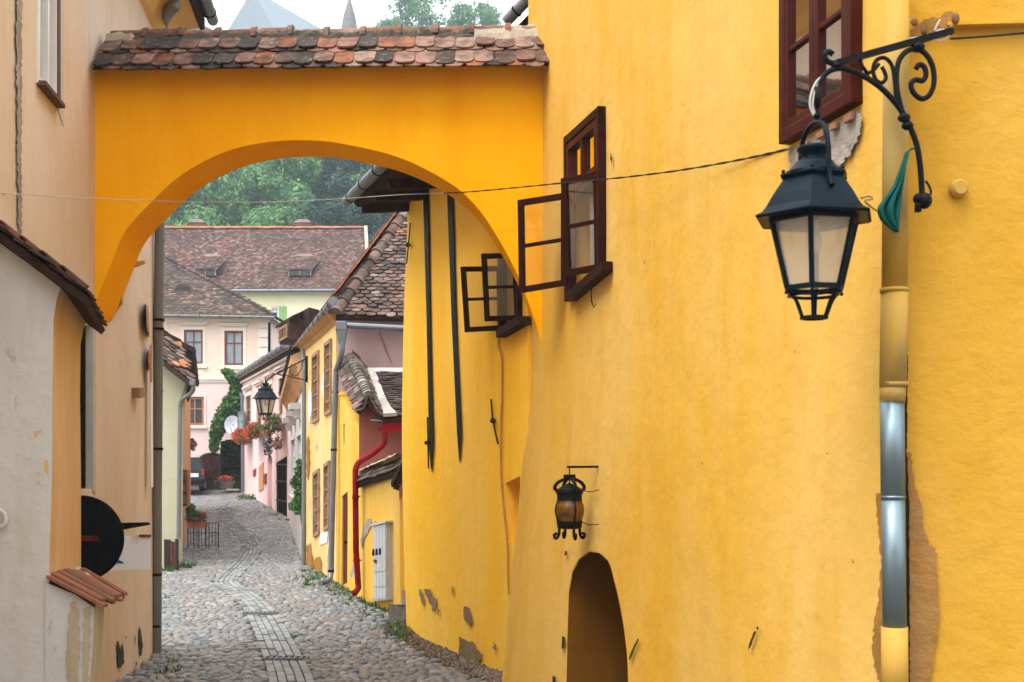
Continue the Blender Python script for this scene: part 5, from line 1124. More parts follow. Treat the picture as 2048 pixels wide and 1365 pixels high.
cs1 = [wt1+Vec((0, 0, -.12)), wt1+I.n*.06+Vec((0, 0, -.02)), wt1+I.n*.18+Vec((0, 0, .06)), lerp(wt1, g1, .75), g1+Vec((.08, 0, .03)), wt1+Vec((.3, 0, .35))]
b.loft(cs0, cs1); b.build('cornice', plaster('brown_orange_cornice', (.40, .19, .05), (.46, .25, .09), (.25, .11, .03), .6), ph)
gutter(ph, g0, g1, .095, 9)
b = MB(); b.tube([V(735, 654, 22.6), V(690, 651, 22.45)], .055, 10); b.tube([V(690, 651, 22.45), V(810, 657, 22.45)], .055, 12); b.build('gutter', m_zinc, ph)
b = MB(); c = V(683, 652, 22.42); b.box(c+Vec((0, 0, .0)), .2, .16, .16); b.loft([c+Vec((x*.1, y*.08, -.08)) for x, y in ((-1, -1), (1, -1), (1, 1), (-1, 1))], [c+Vec((x*.06+.01, y*.05, -.32)) for x, y in ((-1, -1), (1, -1), (1, 1), (-1, 1))]); hop = b.build('hopper_head', m_zinc, ph, bevel=.01)
b = MB(); b.tube(spline([V(684, 680, 22.42), V(684, 700, 22.42), V(679, 722, 22.5), V(672, 742, 22.6)], 4)+[V(669, 850, 22.62), V(665, 1000, 22.62), V(662, 1145, 22.62)]+[V(660, 1158, 22.55), V(652, 1164, 22.45), V(641, 1167, 22.35)], .055, 12); o = b.build('downpipe', m_zinc, ph)
b = MB()
for y, x in ((785, 671), (900, 667.5), (1142, 662)): b.tube([V(x, y-2, 22.62), V(x, y+2, 22.62)], .064, 12)
b.build_each('pipe_clip', m_blackiron, o)
b = MB(); b.tube([V(606, 700, 27.2), V(609, 740, 27.05), V(608.5, 900, 27.05), V(607, 1140, 27.05), V(603, 1150, 26.9), V(596, 1153, 26.7)], .055, 12); b.build('downpipe', m_zincd, ph)
hipb, hipt = V(669, 606, 22.7), V(812, 424, 25.7); rfar = V(752, 480, 29.5)
ez = V(700, 641, 22.45)
roofplane(ph, [V(671, 634, 22.5), Vec((-.6, 22.5, V(671, 640, 22.5).z)), Vec((-1.2, hipt.y, hipt.z)), hipt], m_tile_pink, m_dwood, tw=.19, ex=.125, rs=61, th=.022, lift=.035, jit=.022, tail=.42)
roofplane(ph, [g1+Vec((0, 0, .1)), g0+Vec((0, 0, .1)), hipt, rfar], m_tile_or, m_dwood, tw=.2, ex=.165, rs=62, th=.02)
b = MB(); ridge(b, V(671, 628, 22.5), hipt, .12, .36, 9, up=(0, -.4, 1), flare=1.2); b.build('hip_tiles', m_tile_pink, ph)
b = MB(); ridge(b, hipt, rfar, .11, .4, 8); ridge(b, Vec((-1.2, hipt.y, hipt.z)), hipt, .11, .4, 8); b.build('ridge_tiles', m_tile_pink, ph)
b = MB()
for P in ([(598, 740), (602, 800), (604, 870), (600, 905), (596, 830)],): pass
patch(b, I, [(646, 745), (651, 740), (650, 790), (646, 800), (643, 775)], .014, .8, 5); patch(b, I, [(616, 790), (622, 770), (624, 820), (620, 850), (616, 835)], .014, .8, 6)
patch(b, I, [(641, 1068), (655, 1060), (655, 1085), (640, 1092)], .014, 1., 8); b.build_each('lime_patch', m_white, ph)
b = MB(); patch(b, I, [(612, 1095), (620, 1088), (628, 1120), (640, 1112), (646, 1150), (660, 1155), (666, 1178), (640, 1185), (612, 1165)], .013, 1.8, 7); patch(b, I, [(613, 880), (618, 870), (620, 930), (617, 960), (613, 950)], .013, 1., 9); b.build_each('plaster_patch', m_barerust, ph)
fl = thing('street_lamp', 'smaller black lantern on a long scrolled bracket fixed to the peeling yellow house', 'street lamp', V(612, 745, 26.95))
Yl = 26.6; sl_ = 73/340*Yl/F; lantern(fl, V(531, 798, Yl), sl_, math.radians(-25))
b = MB(); b.tube([V(612, 718, Yl+.1), V(545, 752, Yl), V(536, 758, Yl), V(532, 768, Yl)], .014, 8); b.tube(spline([V(612, 761, Yl+.1), V(590, 756, Yl), V(565, 750, Yl), V(545, 748, Yl)], 4), .011, 8); b.tube(spline([V(606, 722, Yl), V(602, 740, Yl), V(592, 752, Yl), V(582, 748, Yl), V(580, 736, Yl), V(588, 730, Yl), V(594, 737, Yl)], 5), .010, 6); b.tube(spline([V(575, 738, Yl), V(570, 750, Yl), V(562, 752, Yl), V(556, 746, Yl), V(562, 741, Yl)], 5), .009, 6); b.tube([V(532, 755, Yl), V(531, 772, Yl)], .010, 6); b.bar(V(613, 712, Yl+.15), V(613, 765, Yl+.15), .05, .03, Vec((0, -1, 0))); b.build('bracket', m_blackiron, fl, sm=True)

# ================================================================== RED-FRONTED ANNEX
m_tile_moss = tilemat('mossy_ridge_tile', [(0, (.20, .17, .14)), (.4, (.30, .27, .23)), (.7, (.12, .105, .09))], (.05, .048, .04), .8, msc=5.)
J = through((-2.61, 20.5), (-3.37, 23.0), 1)
an = thing('tiled_annex', 'little yellow and brick-red annex with a mossy tiled gable and a dark red downpipe', 'annex', (-2.4, 21.5, -.7))
jd = quadpx(J, [(683, 993), (695, 983), (695, 1166), (683, 1172)]); jn = quadpx(J, [(686.5, 850), (690, 847), (690, 887), (686.5, 890)])
mb = MB(); wallmesh(mb, J, [(20.45, -1.2), (22.98, -1.2), (22.98, 3.0), (20.45, 2.2)], [jd, jn], .4, .18, .3, .01, True, 7.); mb.build('wall', m_yellow, an)
b = MB(); q = onS(J, jd, -.03)
for i in range(5): b.loft([bil(q, (i+.04)/5, 0), bil(q, (i+.96)/5, 0), bil(q, (i+.96)/5, 1), bil(q, (i+.04)/5, 1)], [p-J.n*.04 for p in [bil(q, (i+.04)/5, 0), bil(q, (i+.96)/5, 0), bil(q, (i+.96)/5, 1), bil(q, (i+.04)/5, 1)]])
dj = b.build('door', m_reddoor, an)
b = MB(); b.box(bil(q, .85, .55)+J.n*.04, .05, .05, .05); b.tube([bil(q, .85, .55)+J.n*.03, bil(q, .85, .55)+J.n*.09], .015, 8); b.build('handle', m_blackiron, dj)
RW = Front(20.44); rxl, rxr = RW.uv(718, 900)[0], -1.5
out = [(rxl, -1.1), (rxr, -1.1), (rxr, RW.uv(800, 838)[1]), (RW.uv(768, 832)[0], RW.uv(768, 832)[1]), (RW.uv(739, 800)[0], RW.uv(739, 800)[1]), (rxl, RW.uv(718, 826)[1])]
mb = MB(); wallmesh(mb, RW, out, [], .3, .1, .3, .008, True, 8.); mb.build('red_wall', m_red, an)
rA, rB, rC = V(711, 824, 20.25), V(738, 797, 20.2), V(770, 836, 20.2); bA, bB, bC = V(673, 735, 22.9), V(700, 716, 22.9), V(735, 740, 22.9)
roofplane(an, [rA, bA, bB, rB], m_tile_pink, m_dwood, tw=.17, ex=.13, rs=71, th=.016, lift=.03)
roofplane(an, [bC, rC, rB, bB], m_tile_pink, m_dwood, tw=.17, ex=.13, rs=72, th=.016, lift=.03)
b = MB(); ridge(b, rB+Vec((0, 0, .02)), bB+Vec((0, 0, .02)), .10, .13, 5, flare=1.12); b.build('ridge_tiles', m_tile_moss, an)
b = MB(); b.tube(spline([rA+Vec((0, -.03, .02)), V(726, 818, 20.2), V(733, 802, 20.2), rB+Vec((0, -.03, .06)), V(745, 806, 20.2), V(756, 822, 20.2), rC+Vec((0, -.03, .02))], 5), .022, 8); b.build('gable_verge', m_tile_pink, an)
lw0, lw1, lw2, lw3 = V(757, 836, 20.15), V(845, 838, 20.15), V(845, 748, 22.6), V(715, 748, 22.6)
roofplane(an, [lw0, lw1, lw2, lw3], m_tile_dark, m_dwood, tw=.17, ex=.11, rs=73, th=.018, lift=.03, tail=.15)
RJ = random.Random(4)
b = MB(); P0 = [V(732, 742, 22.5), V(745, 742, 22.5), V(762, 775, 21.6), V(790, 830, 20.12), V(768, 832, 20.12), V(752, 800, 21.0), V(738, 765, 22.0)]; P0 = [p for q_ in [[lerp(a_, b_, t_)+Vec((RJ.uniform(-.035, .035), 0, 0)) for t_ in (0, .2, .4, .6, .8)] for a_, b_ in zip(P0, P0[1:]+P0[:1])] for p in q_]; b.loft([p+Vec((0, -.01, .038)) for p in P0], [p+Vec((0, 0, -.02)) for p in P0]); b.build('lime_flashing', m_rubble if 0 else plaster('lime_mortar', (.28, .25, .22), (.38, .35, .31), (.16, .13, .11), .9, 5., .9, seed=71, dirt=((.2, .14, .1), .7)), an)
b = MB(); b.bar(V(730, 741, 22.62), V(815, 741, 22.62), .09, .12, Vec((0, -1, 0))); b.build('white_flashing', m_white_p, an)
b = MB(); b.bar(V(757, 859, 20.12), V(830, 859, 20.12), .07, .12, Vec((0, -1, 0))); b.bar(V(766, 850, 20.2), V(830, 850, 20.2), .08, .03, Vec((0, -1, 0))); b.build('gutter', m_redpipe, an)
b = MB(); b.tube(spline([V(769, 862, 20.1), V(770, 876, 20.1), V(766, 890, 20.1), V(742, 910, 20.05), V(718, 925, 19.95), V(711, 940, 19.9)], 4)+[V(711, 1000, 19.9), V(712, 1100, 19.9), V(716, 1165, 19.9), V(717, 1176, 19.9), V(712, 1184, 19.8), V(707, 1187, 19.75)], .05, 14); o = b.build('downpipe', m_redpipe, an, sm=True)
b = MB()
for y, x in ((868, 770), (995, 711), (1121, 713)): b.tube([V(x, y-3, 19.9), V(x, y+3, 19.9)], .058, 12)
for y, x in ((993, 713), (1121, 715)): b.tube([V(x, y, 19.9), V(x+8, y, 19.9)], .012, 6)
b.build_each('pipe_clip', m_redpipe, o)
b = MB(); b.tube([V(741, 841, 20.1), V(770, 843, 20.2)], .014, 8); b.build('spout', m_zinc, an)
# ---- yard wall with meter cabinet
YW = through((-1.62, 17.8), (-2.58, 20.25), 1)
yw = thing('yard_wall', 'low yellow yard wall with a small tiled coping between the red downpipe and the passage', 'wall', (-2.1, 19, -.7))
ue, us = YW.uv(715, 1000)[0], YW.uv(800, 1000)[0]
zl, zr = YW.uv(716, 970)[1], YW.uv(795, 952)[1]
mb = MB(); wallmesh(mb, YW, [(us, -1.2), (ue, -1.2), (ue, zl), (us, zr)], [], .35, .1, .3, .01, True, 11.); mb.build('wall', m_yellow, yw)
c0, c1 = V(709, 970, 20.0), V(790, 945, 17.85); c2, c3 = V(800, 915, 18.1), V(728, 945, 20.3)
roofplane(yw, [c1, c0, c3, c2], m_tile_pink, m_dwood, 'coping', tw=.16, ex=.12, rs=81, th=.016, lift=.03)
b = MB(); vs = []
for i in range(30):
    p = lerp(c3, c2, i/29); 
    for k in range(4): vs.append(p+Vec((.06*k-.1, -.05+.03*k, .02+.05*math.sin(k*1.05)+.03*noise.noise(Vec((i*.5, k*.9, 3))))))
b.add(vs, [(i*4+k, (i+1)*4+k, (i+1)*4+k+1, i*4+k+1) for i in range(29) for k in range(3)]); b.build('coping_mortar', m_mortar, yw)
b = MB(); patch(b, YW, [(722, 1080), (727, 1055), (733, 1040), (741, 1037), (745, 1048), (738, 1060), (730, 1075), (724, 1098)], .014, 1.2, 1); patch(b, YW, [(747, 1045), (751, 1042), (752, 1056), (748, 1060)], .014, .8, 2); patch(b, YW, [(700, 1150), (706, 1130), (710, 1120), (710, 1140), (703, 1160)], .014, .8, 3); b.build_each('plaster_patch', m_rubble, yw)
b = MB(); b.tube([YW.at(748, 1122, .0), YW.at(752, 1122, .12)], .018, 6); b.tube([YW.at(750, 1122, .1), YW.at(754, 1124, .1)], .03, 6); b.build('wall_hook', m_rust, yw)
pg = thing('passage_gate', 'shadowy gabled gateway with a dark timber eave between the yard wall and the yellow house', 'gateway', V(805, 1230, 17.6))
b = MB(); q = [V(786, 978, 17.75), V(812, 912, 17.45), V(830, 905, 17.45), V(830, 940, 17.45), V(806, 985, 17.6)]; b.loft(q, [p+Vec((.15, 1.0, 0)) for p in q]); b.build('timber_eave', m_dwood, pg)
b = MB(); q = [V(783, 975, 17.72), V(814, 906, 17.4), V(816, 899, 17.4), V(781, 966, 17.72)]; b.loft(q, [p+Vec((.2, 1.2, 0)) for p in q]); b.build('coping', m_tile_dark, pg)
b = MB(); b.prism([V(796, 980, 18.6), V(840, 980, 18.6), V(840, 1240, 18.6), V(796, 1240, 18.6)], Vec((0, .2, 0))); b.build('back_wall', m_yellow_c, pg)
b = MB(); b.loft([V(809, 960, 17.5), V(840, 960, 17.5), V(840, 1262, 17.5), V(809, 1262, 17.5)], [V(809, 960, 17.5)+Vec((0, .15, 0)), V(840, 960, 17.5)+Vec((0, .15, 0)), V(840, 1262, 17.5)+Vec((0, .15, 0)), V(809, 1262, 17.5)+Vec((0, .15, 0))]); b.build('gate_post', m_yellow_c, pg)
b = MB(); b.prism([V(798, 978, 17.6), V(808, 962, 17.55), V(808, 985, 17.55), V(799, 1002, 17.6)], Vec((0, .03, 0))); b.build('name_board', m_maroon, pg)
b = MB(); b.prism([V(797, 1107, 18.55), V(811, 1109, 18.55), V(811, 1127, 18.55), V(797, 1128, 18.55)], Vec((0, -.02, 0))); b.prism([V(797, 1075, 18.55), V(803, 1080, 18.55), V(811, 1096, 18.55), V(811, 1104, 18.55), V(797, 1094, 18.55)], Vec((0, -.02, 0))); b.build_each('plaster_patch', m_stone, pg)
st = thing('stone_step', 'dark weathered stone block at the foot of the passage beside the yellow house', 'step', V(800, 1262, 17.2))
b = MB(); q = [V(779, 1213, 17.5), V(818, 1210, 17.25), V(820, 1275, 17.2), V(782, 1262, 17.5)]; b.loft(q, [p+Vec((.2, .9, 0)) for p in q]); b.build('block', m_stone, st, bevel=.03)
b = MB(); q = [V(806, 1183, 17.4), V(818, 1183, 17.35), V(818, 1212, 17.35), V(806, 1212, 17.4)]; b.loft(q, [p+Vec((.1, .3, 0)) for p in q]); b.build('loose_stone', m_rubble, st, bevel=.02)
b = MB(); b.tube([V(812, 1268, 17.1), V(824, 1260, 17.2)], .035, 10); o = b.build('drain_spout', m_pipeyel2); tag(o, 'short yellow drain spout at the foot of the yellow house corner', 'drain spout')
mc = thing('meter_cabinet', 'tall grey-white electricity meter cabinet with ribbed doors on the yellow yard wall', 'cabinet', V(775, 1200, 18.7))
q = [YW.at(758, 1052, .0), YW.at(785, 1046, .0), YW.at(786, 1200, .0), YW.at(759, 1200, .0)]; b = MB(); b.loft([p+YW.n*.09 for p in q], q); b.build('body', m_meter, mc, bevel=.012)
qf = [p+YW.n*.093 for p in q]
for t0, t1 in ((.02, .62), (.64, .82), (.84, .98)):
    b = MB()
    for k in range(4):
        a, c_ = .04+.235*k, .04+.235*k+.215; w4 = [bil(qf, a, t0), bil(qf, c_, t0), bil(qf, c_, t1), bil(qf, a, t1)]; b.loft([p+YW.n*.012 for p in w4], w4)
    dd = b.build('door', m_meter, mc)
    if t0 < .1:
        b = MB()
        for k in range(3): p = bil(qf, .11+.25*k, .36); b.bar(p+YW.n*.02+Vec((0, 0, .05)), p+YW.n*.03+Vec((0, 0, -.05)), .03, .03, YW.n)
        b.build_each('handle', m_blackiron, dd)
b = MB(); e = [qf[0]+(qf[0]-qf[1])*.06+YW.n*.03, qf[1]+(qf[1]-qf[0])*.06+YW.n*.03, q[1]+(qf[1]-qf[0])*.06, q[0]+(qf[0]-qf[1])*.06]; b.loft([p+Vec((0, 0, .03)) for p in e], e); b.build('top_cover', m_meter, mc)
b = MB(); b.bar(YW.at(757, 1180, .02), YW.at(748, 1205, .06), .12, .03, YW.n); o = b.build('plank', m_oldwood); tag(o, 'small weathered plank leaning against the yard wall beside the grey meter cabinet', 'plank')

# ================================================================== LEFT SIDE BEYOND THE ARCH
oh = thing('olive_house', 'narrow pale olive gabled house on the left with a mossy tiled roof end', 'house', V(342, 1130, 28))
KW = Front(28.0)
out = [KW.uv(*p) for p in [(250, 1180), (250, 735), (326, 735), (347, 748), (371, 767), (366, 782), (359, 800), (358, 1180)]]
mb = MB(); wallmesh(mb, KW, out, [], .3, .1, .4, .012, True, 2.); mb.build('wall', m_olive, oh)
k0, k1, k2, k3, k4 = V(296, 700, 27.7), V(326, 724, 27.6), V(386, 770, 27.5), V(374, 722, 28.3), V(358, 698, 28.6)
roofplane(oh, [k0, k2, k3, k4, V(300, 660, 28.7)], m_tile_pink, m_dwood, tw=.2, ex=.15, rs=91, th=.02, lift=.03, slab=.06)
b = MB(); b.bar(V(300, 664, 28.5), V(358, 699, 28.5), .08, .1, Vec((0, -1, .3))); b.bar(k0+Vec((0, 0, -.03)), k2+Vec((0, 0, -.03)), .09, .08, Vec((0, -1, .3))); b.build_each('verge_board', m_dwood, oh)
b = MB(); P = [V(374, 724, 28.3), V(387, 768, 27.5)]; b.loft([P[0], P[1], P[1]+Vec((0, 0, -.14)), P[0]+Vec((0, 0, -.14))], [p+Vec((-1.75, 6, 0)) for p in [P[0], P[1], P[1]+Vec((0, 0, -.14)), P[0]+Vec((0, 0, -.14))]]); b.build('side_roof', m_tile_pink, oh)
b = MB(); P = [V(349, 745, 27.75), V(352, 728, 27.9), V(368, 722, 28.1), V(370, 752, 27.7)]; tt = MB(); u_ = (k2-k0).normalized(); tiles(tt, k0+Vec((0, -.02, .05)), u_, k4-k0, [(0.62, .05), (.85, .05), (.85, .55), (.66, .55)], .2, .15, .02, rs=5, lift=.03); tt.build('new_tiles', m_tile_or, oh)
b = MB(); b.tube(spline([V(384, 766, 27.5), V(387, 778, 27.5), V(381, 788, 27.6), V(364, 800, 27.75), V(360, 815, 27.8)], 4)+[V(359, 900, 27.8), V(357, 1078, 27.8)], .05, 12); o = b.build('downpipe', m_zincd, oh)
b = MB(); b.box(V(385, 766, 27.45), .12, .12, .1); b.build('hopper_head', m_zinc, o)
wc = thing('plank_fence', 'three dark purple-brown upright boards standing at the foot of the olive house', 'fence', V(342, 1140, 27.4))
for i, (x0, x1, y0) in enumerate([(328, 341, 1079), (342, 349, 1083), (350, 357, 1078)]):
    b = MB(); q = [V(x0, y0, 27.45-.05*i), V(x1, y0+1, 27.45-.05*i), V(x1, 1140, 27.4-.05*i), V(x0, 1140, 27.4-.05*i)]; b.prism(q, Vec((0, .03, 0))); b.build('board', m_reddoor if i == 1 else plain('dark_purple_board', (.035, .022, .024), .7) if i == 0 else bpy.data.materials['dark_purple_board'], wc)
# apricot house beyond
AP = through((-7.95, 28.8), (-12.05, 45.0), -1)
ah = thing('apricot_house', 'apricot-orange house front seen edge-on on the left behind the olive house', 'house', (-9.9, 37, -.5))
mb = MB(); wallmesh(mb, AP, [(29.2, -1.2), (45.0, -1.2), (45.0, 4.6), (29.2, 4.6)], [], .4, .1, 0, 0); mb.build('wall', m_orangew, ah)
roofplane(ah, [AP.pos(31.2, 4.6, .3), AP.pos(45.3, 4.6, .3), AP.pos(45.3, 6.6, -3), AP.pos(31.2, 6.6, -3)], m_tile_dark, m_dwood, tw=.25, ex=.2, rs=95)
q = [V(361, 939, 31.2), V(378, 941, 30.6), V(378, 1012, 30.6), V(361, 1014, 31.2)]
b = MB(); frame(b, q, Vec((.2, -1, 0)), .06, .05, (), (.32, .64), .045); o = b.build('open_casement', m_orwood, ah)
p_ = MB(); p_.prism([bil(q, s, t) for s, t in ((.05, .03), (.95, .03), (.95, .97), (.05, .97))], Vec((0, .006, 0))); p_.build('pane', m_glass, o)
# flowers and pots
RF = random.Random(77)
def foliage(par, c, r, n, size, mat, name='foliage'):
    b = MB(); leafquads(b, blob(RF, c, r, n), size, RF, .5); return b.build(name, mat, par)
fs = thing('plant_stand', 'black wire plant stand with empty frames at the left edge of the lane', 'plant stand', V(405, 1096, 31.8))
for x0, x1, Yq in ((376, 398, 31.8), (388, 418, 31.6), (412, 437, 31.4)):
    b = MB(); t_, bo = 1046, 1091
    P = [V(x0, t_, Yq), V(x1, t_, Yq), V(x1, bo, Yq), V(x0, bo, Yq), V(x0, t_, Yq)]; b.tube(P, .012, 6)
    for k in range(1, 4): x = x0+(x1-x0)*k/4; b.tube([V(x, t_, Yq), V(x, bo, Yq)], .007, 5)
    for k in (0, 1): x = (x0, x1)[k]; b.tube([V(x, bo, Yq), V(x, bo+7, Yq)], .012, 6)
    b.tube([V(x0, 1066, Yq), V(x1, 1066, Yq)], .008, 5); b.build('wire_frame', m_blackiron, fs)
fb = thing('flower_trough', 'flower trough of green plants and few red blooms on the black plant stand', 'flower trough', V(398, 1050, 31.7))
b = MB(); b.box(V(396, 1050, 31.7), .52, .22, .16); b.build('trough', m_terra, fb, bevel=.01); foliage(fb, V(392, 1036, 31.7), (.3, .2, .18), 520, .085, m_leaf_plant); foliage(fb, V(382, 1022, 31.9), (.12, .2, .2), 260, .085, m_leaf_vine); foliage(fb, V(402, 1030, 31.6), (.16, .15, .1), 45, .06, m_flower, 'blossoms'); foliage(fb, V(392, 1040, 31.5), (.25, .1, .08), 30, .06, m_flowerp, 'blossoms')
hp_ = thing('hanging_flower_pot', 'small terracotta pot of orange-red flowers hung on the apricot wall beside the parked car', 'flower pot', V(372, 905, 44))
b = MB(); b.lathe(V(370, 898, 44), [(.13, -.1), (.2, .16), (.22, .16)], 14); b.build('pot', m_terra, hp_); foliage(hp_, V(378, 890, 44), (.30, .25, .26), 420, .1, m_leaf_plant); foliage(hp_, V(380, 888, 43.8), (.28, .2, .2), 60, .08, m_flower, 'blossoms')
# car
cr = thing('parked_car', 'dark car parked before the wooden gate, only its tail showing past the apricot house', 'car', V(380, 983, 52.0))
cb = V(372, 983, 52.0); pr = [(-.78, .25), (.78, .25), (.84, .5), (.82, .85), (.70, 1.35), (.55, 1.46), (-.55, 1.46), (-.70, 1.35), (-.82, .85), (-.84, .5)]
b = MB(); b.loft([cb+Vec((x, 0, z)) for x, z in pr], [cb+Vec((x*.98-.9, 3.6, z*.98)) for x, z in pr]); b.build('body', m_carblack, cr, bevel=.08)
b = MB(); q = [cb+Vec(v) for v in ((-.56, -.012, 1.36), (.56, -.012, 1.36), (.68, -.012, .92), (-.68, -.012, .92))]; b.prism(q, Vec((0, .01, 0))); b.build('rear_window', m_darkglass, cr)
b = MB(); b.box(cb+Vec((.34, -.02, .70)), .42, .03, .16); b.box(cb+Vec((-.1, -.02, .62)), .5, .03, .14); b.build_each('number_plate', m_white_p, cr)
for s in (-1, 1): b = MB(); b.box(cb+Vec((s*.74, -.015, .82)), .13, .05, .26); b.build('tail_light', m_carred, cr, bevel=.02)
b = MB(); b.box(cb+Vec((0, -.06, .42)), 1.66, .16, .2); b.build('bumper', m_rubber, cr, bevel=.04)
for s, y in ((-1, .5), (1, .5), (-1, 3.0), (1, 3.0)):
    b = MB(); c = cb+Vec((s*.72-y*.25, y, .3)); b.tube([c+Vec((-.1, 0, 0)), c+Vec((.1, 0, 0))], .3, 20); wq = b.build('wheel', m_rubber, cr); b = MB(); b.tube([c+Vec((-.105, 0, 0)), c+Vec((.105, 0, 0))], .18, 16); b.build('rim', m_zinc, wq)

# flower boxes on the pink house
for i, (px, py, w_, n1, lb) in enumerate([(490, 872, .75, 1, 'leftmost flower box of bright red geraniums under the pink house windows'), (513, 862, .8, 1, 'flower box of red geraniums directly below the black lantern on the pink house'), (556, 846, .55, 1, 'flower box of pink and red geraniums nearest the grey house')]):
    p = G.at(px, py+6, .22); bxo = thing('flower_box', lb, 'flower box', p, 'geranium boxes on the pink house'); tg = Vec((-.332, .943, 0)); b = MB(); b.bar(p-tg*w_, p+tg*w_, .2, .2, G.n); b.build('trough', m_terra, bxo)
    for k in range(5): c = p+tg*w_*(k-2)/2.3+Vec((-.1, 0, .1)); 
    b = MB(); b2 = MB()
    for k in range(6): c = p+tg*w_*(k-2.5)/2.6+Vec((-.12, -.05, .05+RF.uniform(-.05, .12))); leafquads(b, blob(RF, c, (.3, .4, .3), 130), .13, RF); leafquads(b2, blob(RF, c+Vec((-.05, -.1, .02)), (.33, .4, .32), 75 if i < 2 else 40), .12, RF)
    b.build('foliage', m_leaf_plant, bxo); b2.build('blossoms', m_flower if i < 2 else m_flowerp, bxo)
for (px, py, h, lb) in [(536, 868, .75, 'grey-green trailing plant in a hanging pot between the geranium boxes'), (555, 888, .28, 'small dark hanging plant beside the arched doorway of the pink house')]:
    p = G.at(px, py, .35); o = thing('hanging_plant', lb, 'hanging plant', p); b = MB(); b.lathe(p, [(.1, -.1), (.17, .1), (.18, .1)], 12); b.tube([p+Vec((0, 0, .1)), p+Vec((0, 0, .55))], .012, 5); b.build('pot', m_terra, o)
    if h > .5: foliage(o, p+Vec((0, 0, .22)), (.28, .3, .2), 190, .13, m_leaf_plant)
    foliage(o, p+Vec((0, 0, -.35 if h > .5 else 0)), (.2, .25, h*.8), 230 if h > .5 else 90, .12, m_greyplant, 'trailing_leaves')
# vine, dish, hedge, planters
vn = thing('climbing_vine', 'green climbing vine arching over the lane-end corner of the pink flower house', 'vine', V(470, 900, 54))
b = MB(); path = spline([V(453, 745, 54.2), V(470, 758, 54.2), V(480, 775, 54.3), V(472, 800, 54.2), V(455, 825, 54.0), V(440, 850, 53.9), V(431, 872, 53.9), V(428, 897, 53.9)], 8); b.tube(path, .03, 6); b.tube(spline([V(484, 770, 54.6), V(482, 850, 54.6), V(480, 960, 54.6)], 4), .05, 6); b.build('stem', m_bark, vn)
b = MB()
for i, p in enumerate(path):
    t = i/len(path); r = .22+.34*math.sin(math.pi*min(1, t*1.1))**1.2*(1 if t > .15 else .5)*.8; leafquads(b, blob(RF, p, (r, r*.8, r*.9), int(30+150*r)), .22, RF, .4)
for q, r in ((V(478, 800, 54.4), .42), (V(470, 822, 54.3), .45), (V(482, 775, 54.4), .36), (V(476, 845, 54.4), .36), (V(487, 760, 54.3), .3)): leafquads(b, blob(RF, q, (r, r, r), 170), .22, RF, .4)
b.build('foliage', m_leaf_vine, vn)
ds = thing('satellite_dish', 'white round satellite dish half hidden by the vine on the pink house corner', 'satellite dish', V(465, 850, 53.6))
c = V(465, 850, 53.6); b = MB(); vs = [c+Vec((0, .08, 0))]; 
for rr in (.5, 1.):
    for k in range(24): g = 2*math.pi*k/24; vs.append(c+Vec((math.cos(g)*.36*rr, .08-.1*rr*rr, math.sin(g)*.42*rr)))
b.add(vs, [(0, 1+k, 1+(k+1) % 24) for k in range(24)]+[(1+k, 25+k, 25+(k+1) % 24, 1+(k+1) % 24) for k in range(24)]); b.build('reflector', plain('dish_grey_white', (.62, .66, .70), .5), ds, sm=True)
b = MB(); b.tube([c+Vec((0, .06, 0)), c+Vec((.25, .4, -.15))], .03, 8); b.tube([c+Vec((0, -.02, -.4)), c+Vec((0, -.4, -.1))], .015, 6); b.build('mount', m_zincd, ds)
b = MB(); q = [V(476, 824, 53.3), V(489, 823, 52.6), V(489, 862, 52.6), V(476, 864, 53.3)]; frame(b, q, Vec((.3, -1, 0)), .07, .05, (), (.5,)); o = b.build('open_shutter', m_zincd, fh); p_ = MB(); p_.prism([bil(q, s, t) for s, t in ((.05, .03), (.95, .03), (.95, .97), (.05, .97))], Vec((0, .01, 0))); p_.build('pane', m_blueglass, o)
hg = thing('clipped_hedge', 'tall dark clipped hedge between the wooden gate and the pink flower house', 'hedge', V(466, 970, 54.8))
b = MB(); c = V(467, 925, 54.8)
pts = []
for i in range(5200):
    x, z = RF.uniform(-.47, .47), RF.uniform(-.95, .95); 
    if RF.random() < .55: pts.append(c+Vec((x, -.4+RF.uniform(-.05, .05), z)))
    else: pts.append(c+Vec((x+RF.gauss(0, .02), RF.uniform(-.4, .4), .95-.5*max(0, abs(x)-.25)+RF.gauss(0, .03))) if RF.random() < .5 else c+Vec((-.47+RF.gauss(0, .03), RF.uniform(-.4, .4), z)))
leafquads(b, pts, .11, RF); b.build('foliage', m_leaf_hedge, hg)
b = MB(); b.box(c, .8, .66, 1.75); b.box(c+Vec((.1, -.1, -1.0)), 1., .8, .4); b.build('inner_growth', m_hill, hg)
pt = thing('stone_planter', 'low stone planter with red blooms and pale grey leaves in front of the dark hedge', 'planter', V(448, 980, 53.6))
b = MB(); b.lathe(V(452, 972, 53.6), [(.28, -.12), (.42, .22), (.45, .22)], 14); b.build('tub', m_stone, pt); foliage(pt, V(440, 964, 53.4), (.3, .2, .14), 200, .1, m_greyplant); foliage(pt, V(452, 957, 53.5), (.36, .2, .14), 160, .1, m_flower, 'blossoms'); foliage(pt, V(452, 962, 53.5), (.38, .2, .12), 160, .1, m_leaf_plant)
cp_ = thing('wall_creeper', 'fresh green creeper climbing the grey house by its dark downpipe', 'creeper', V(597, 1030, 28.6))
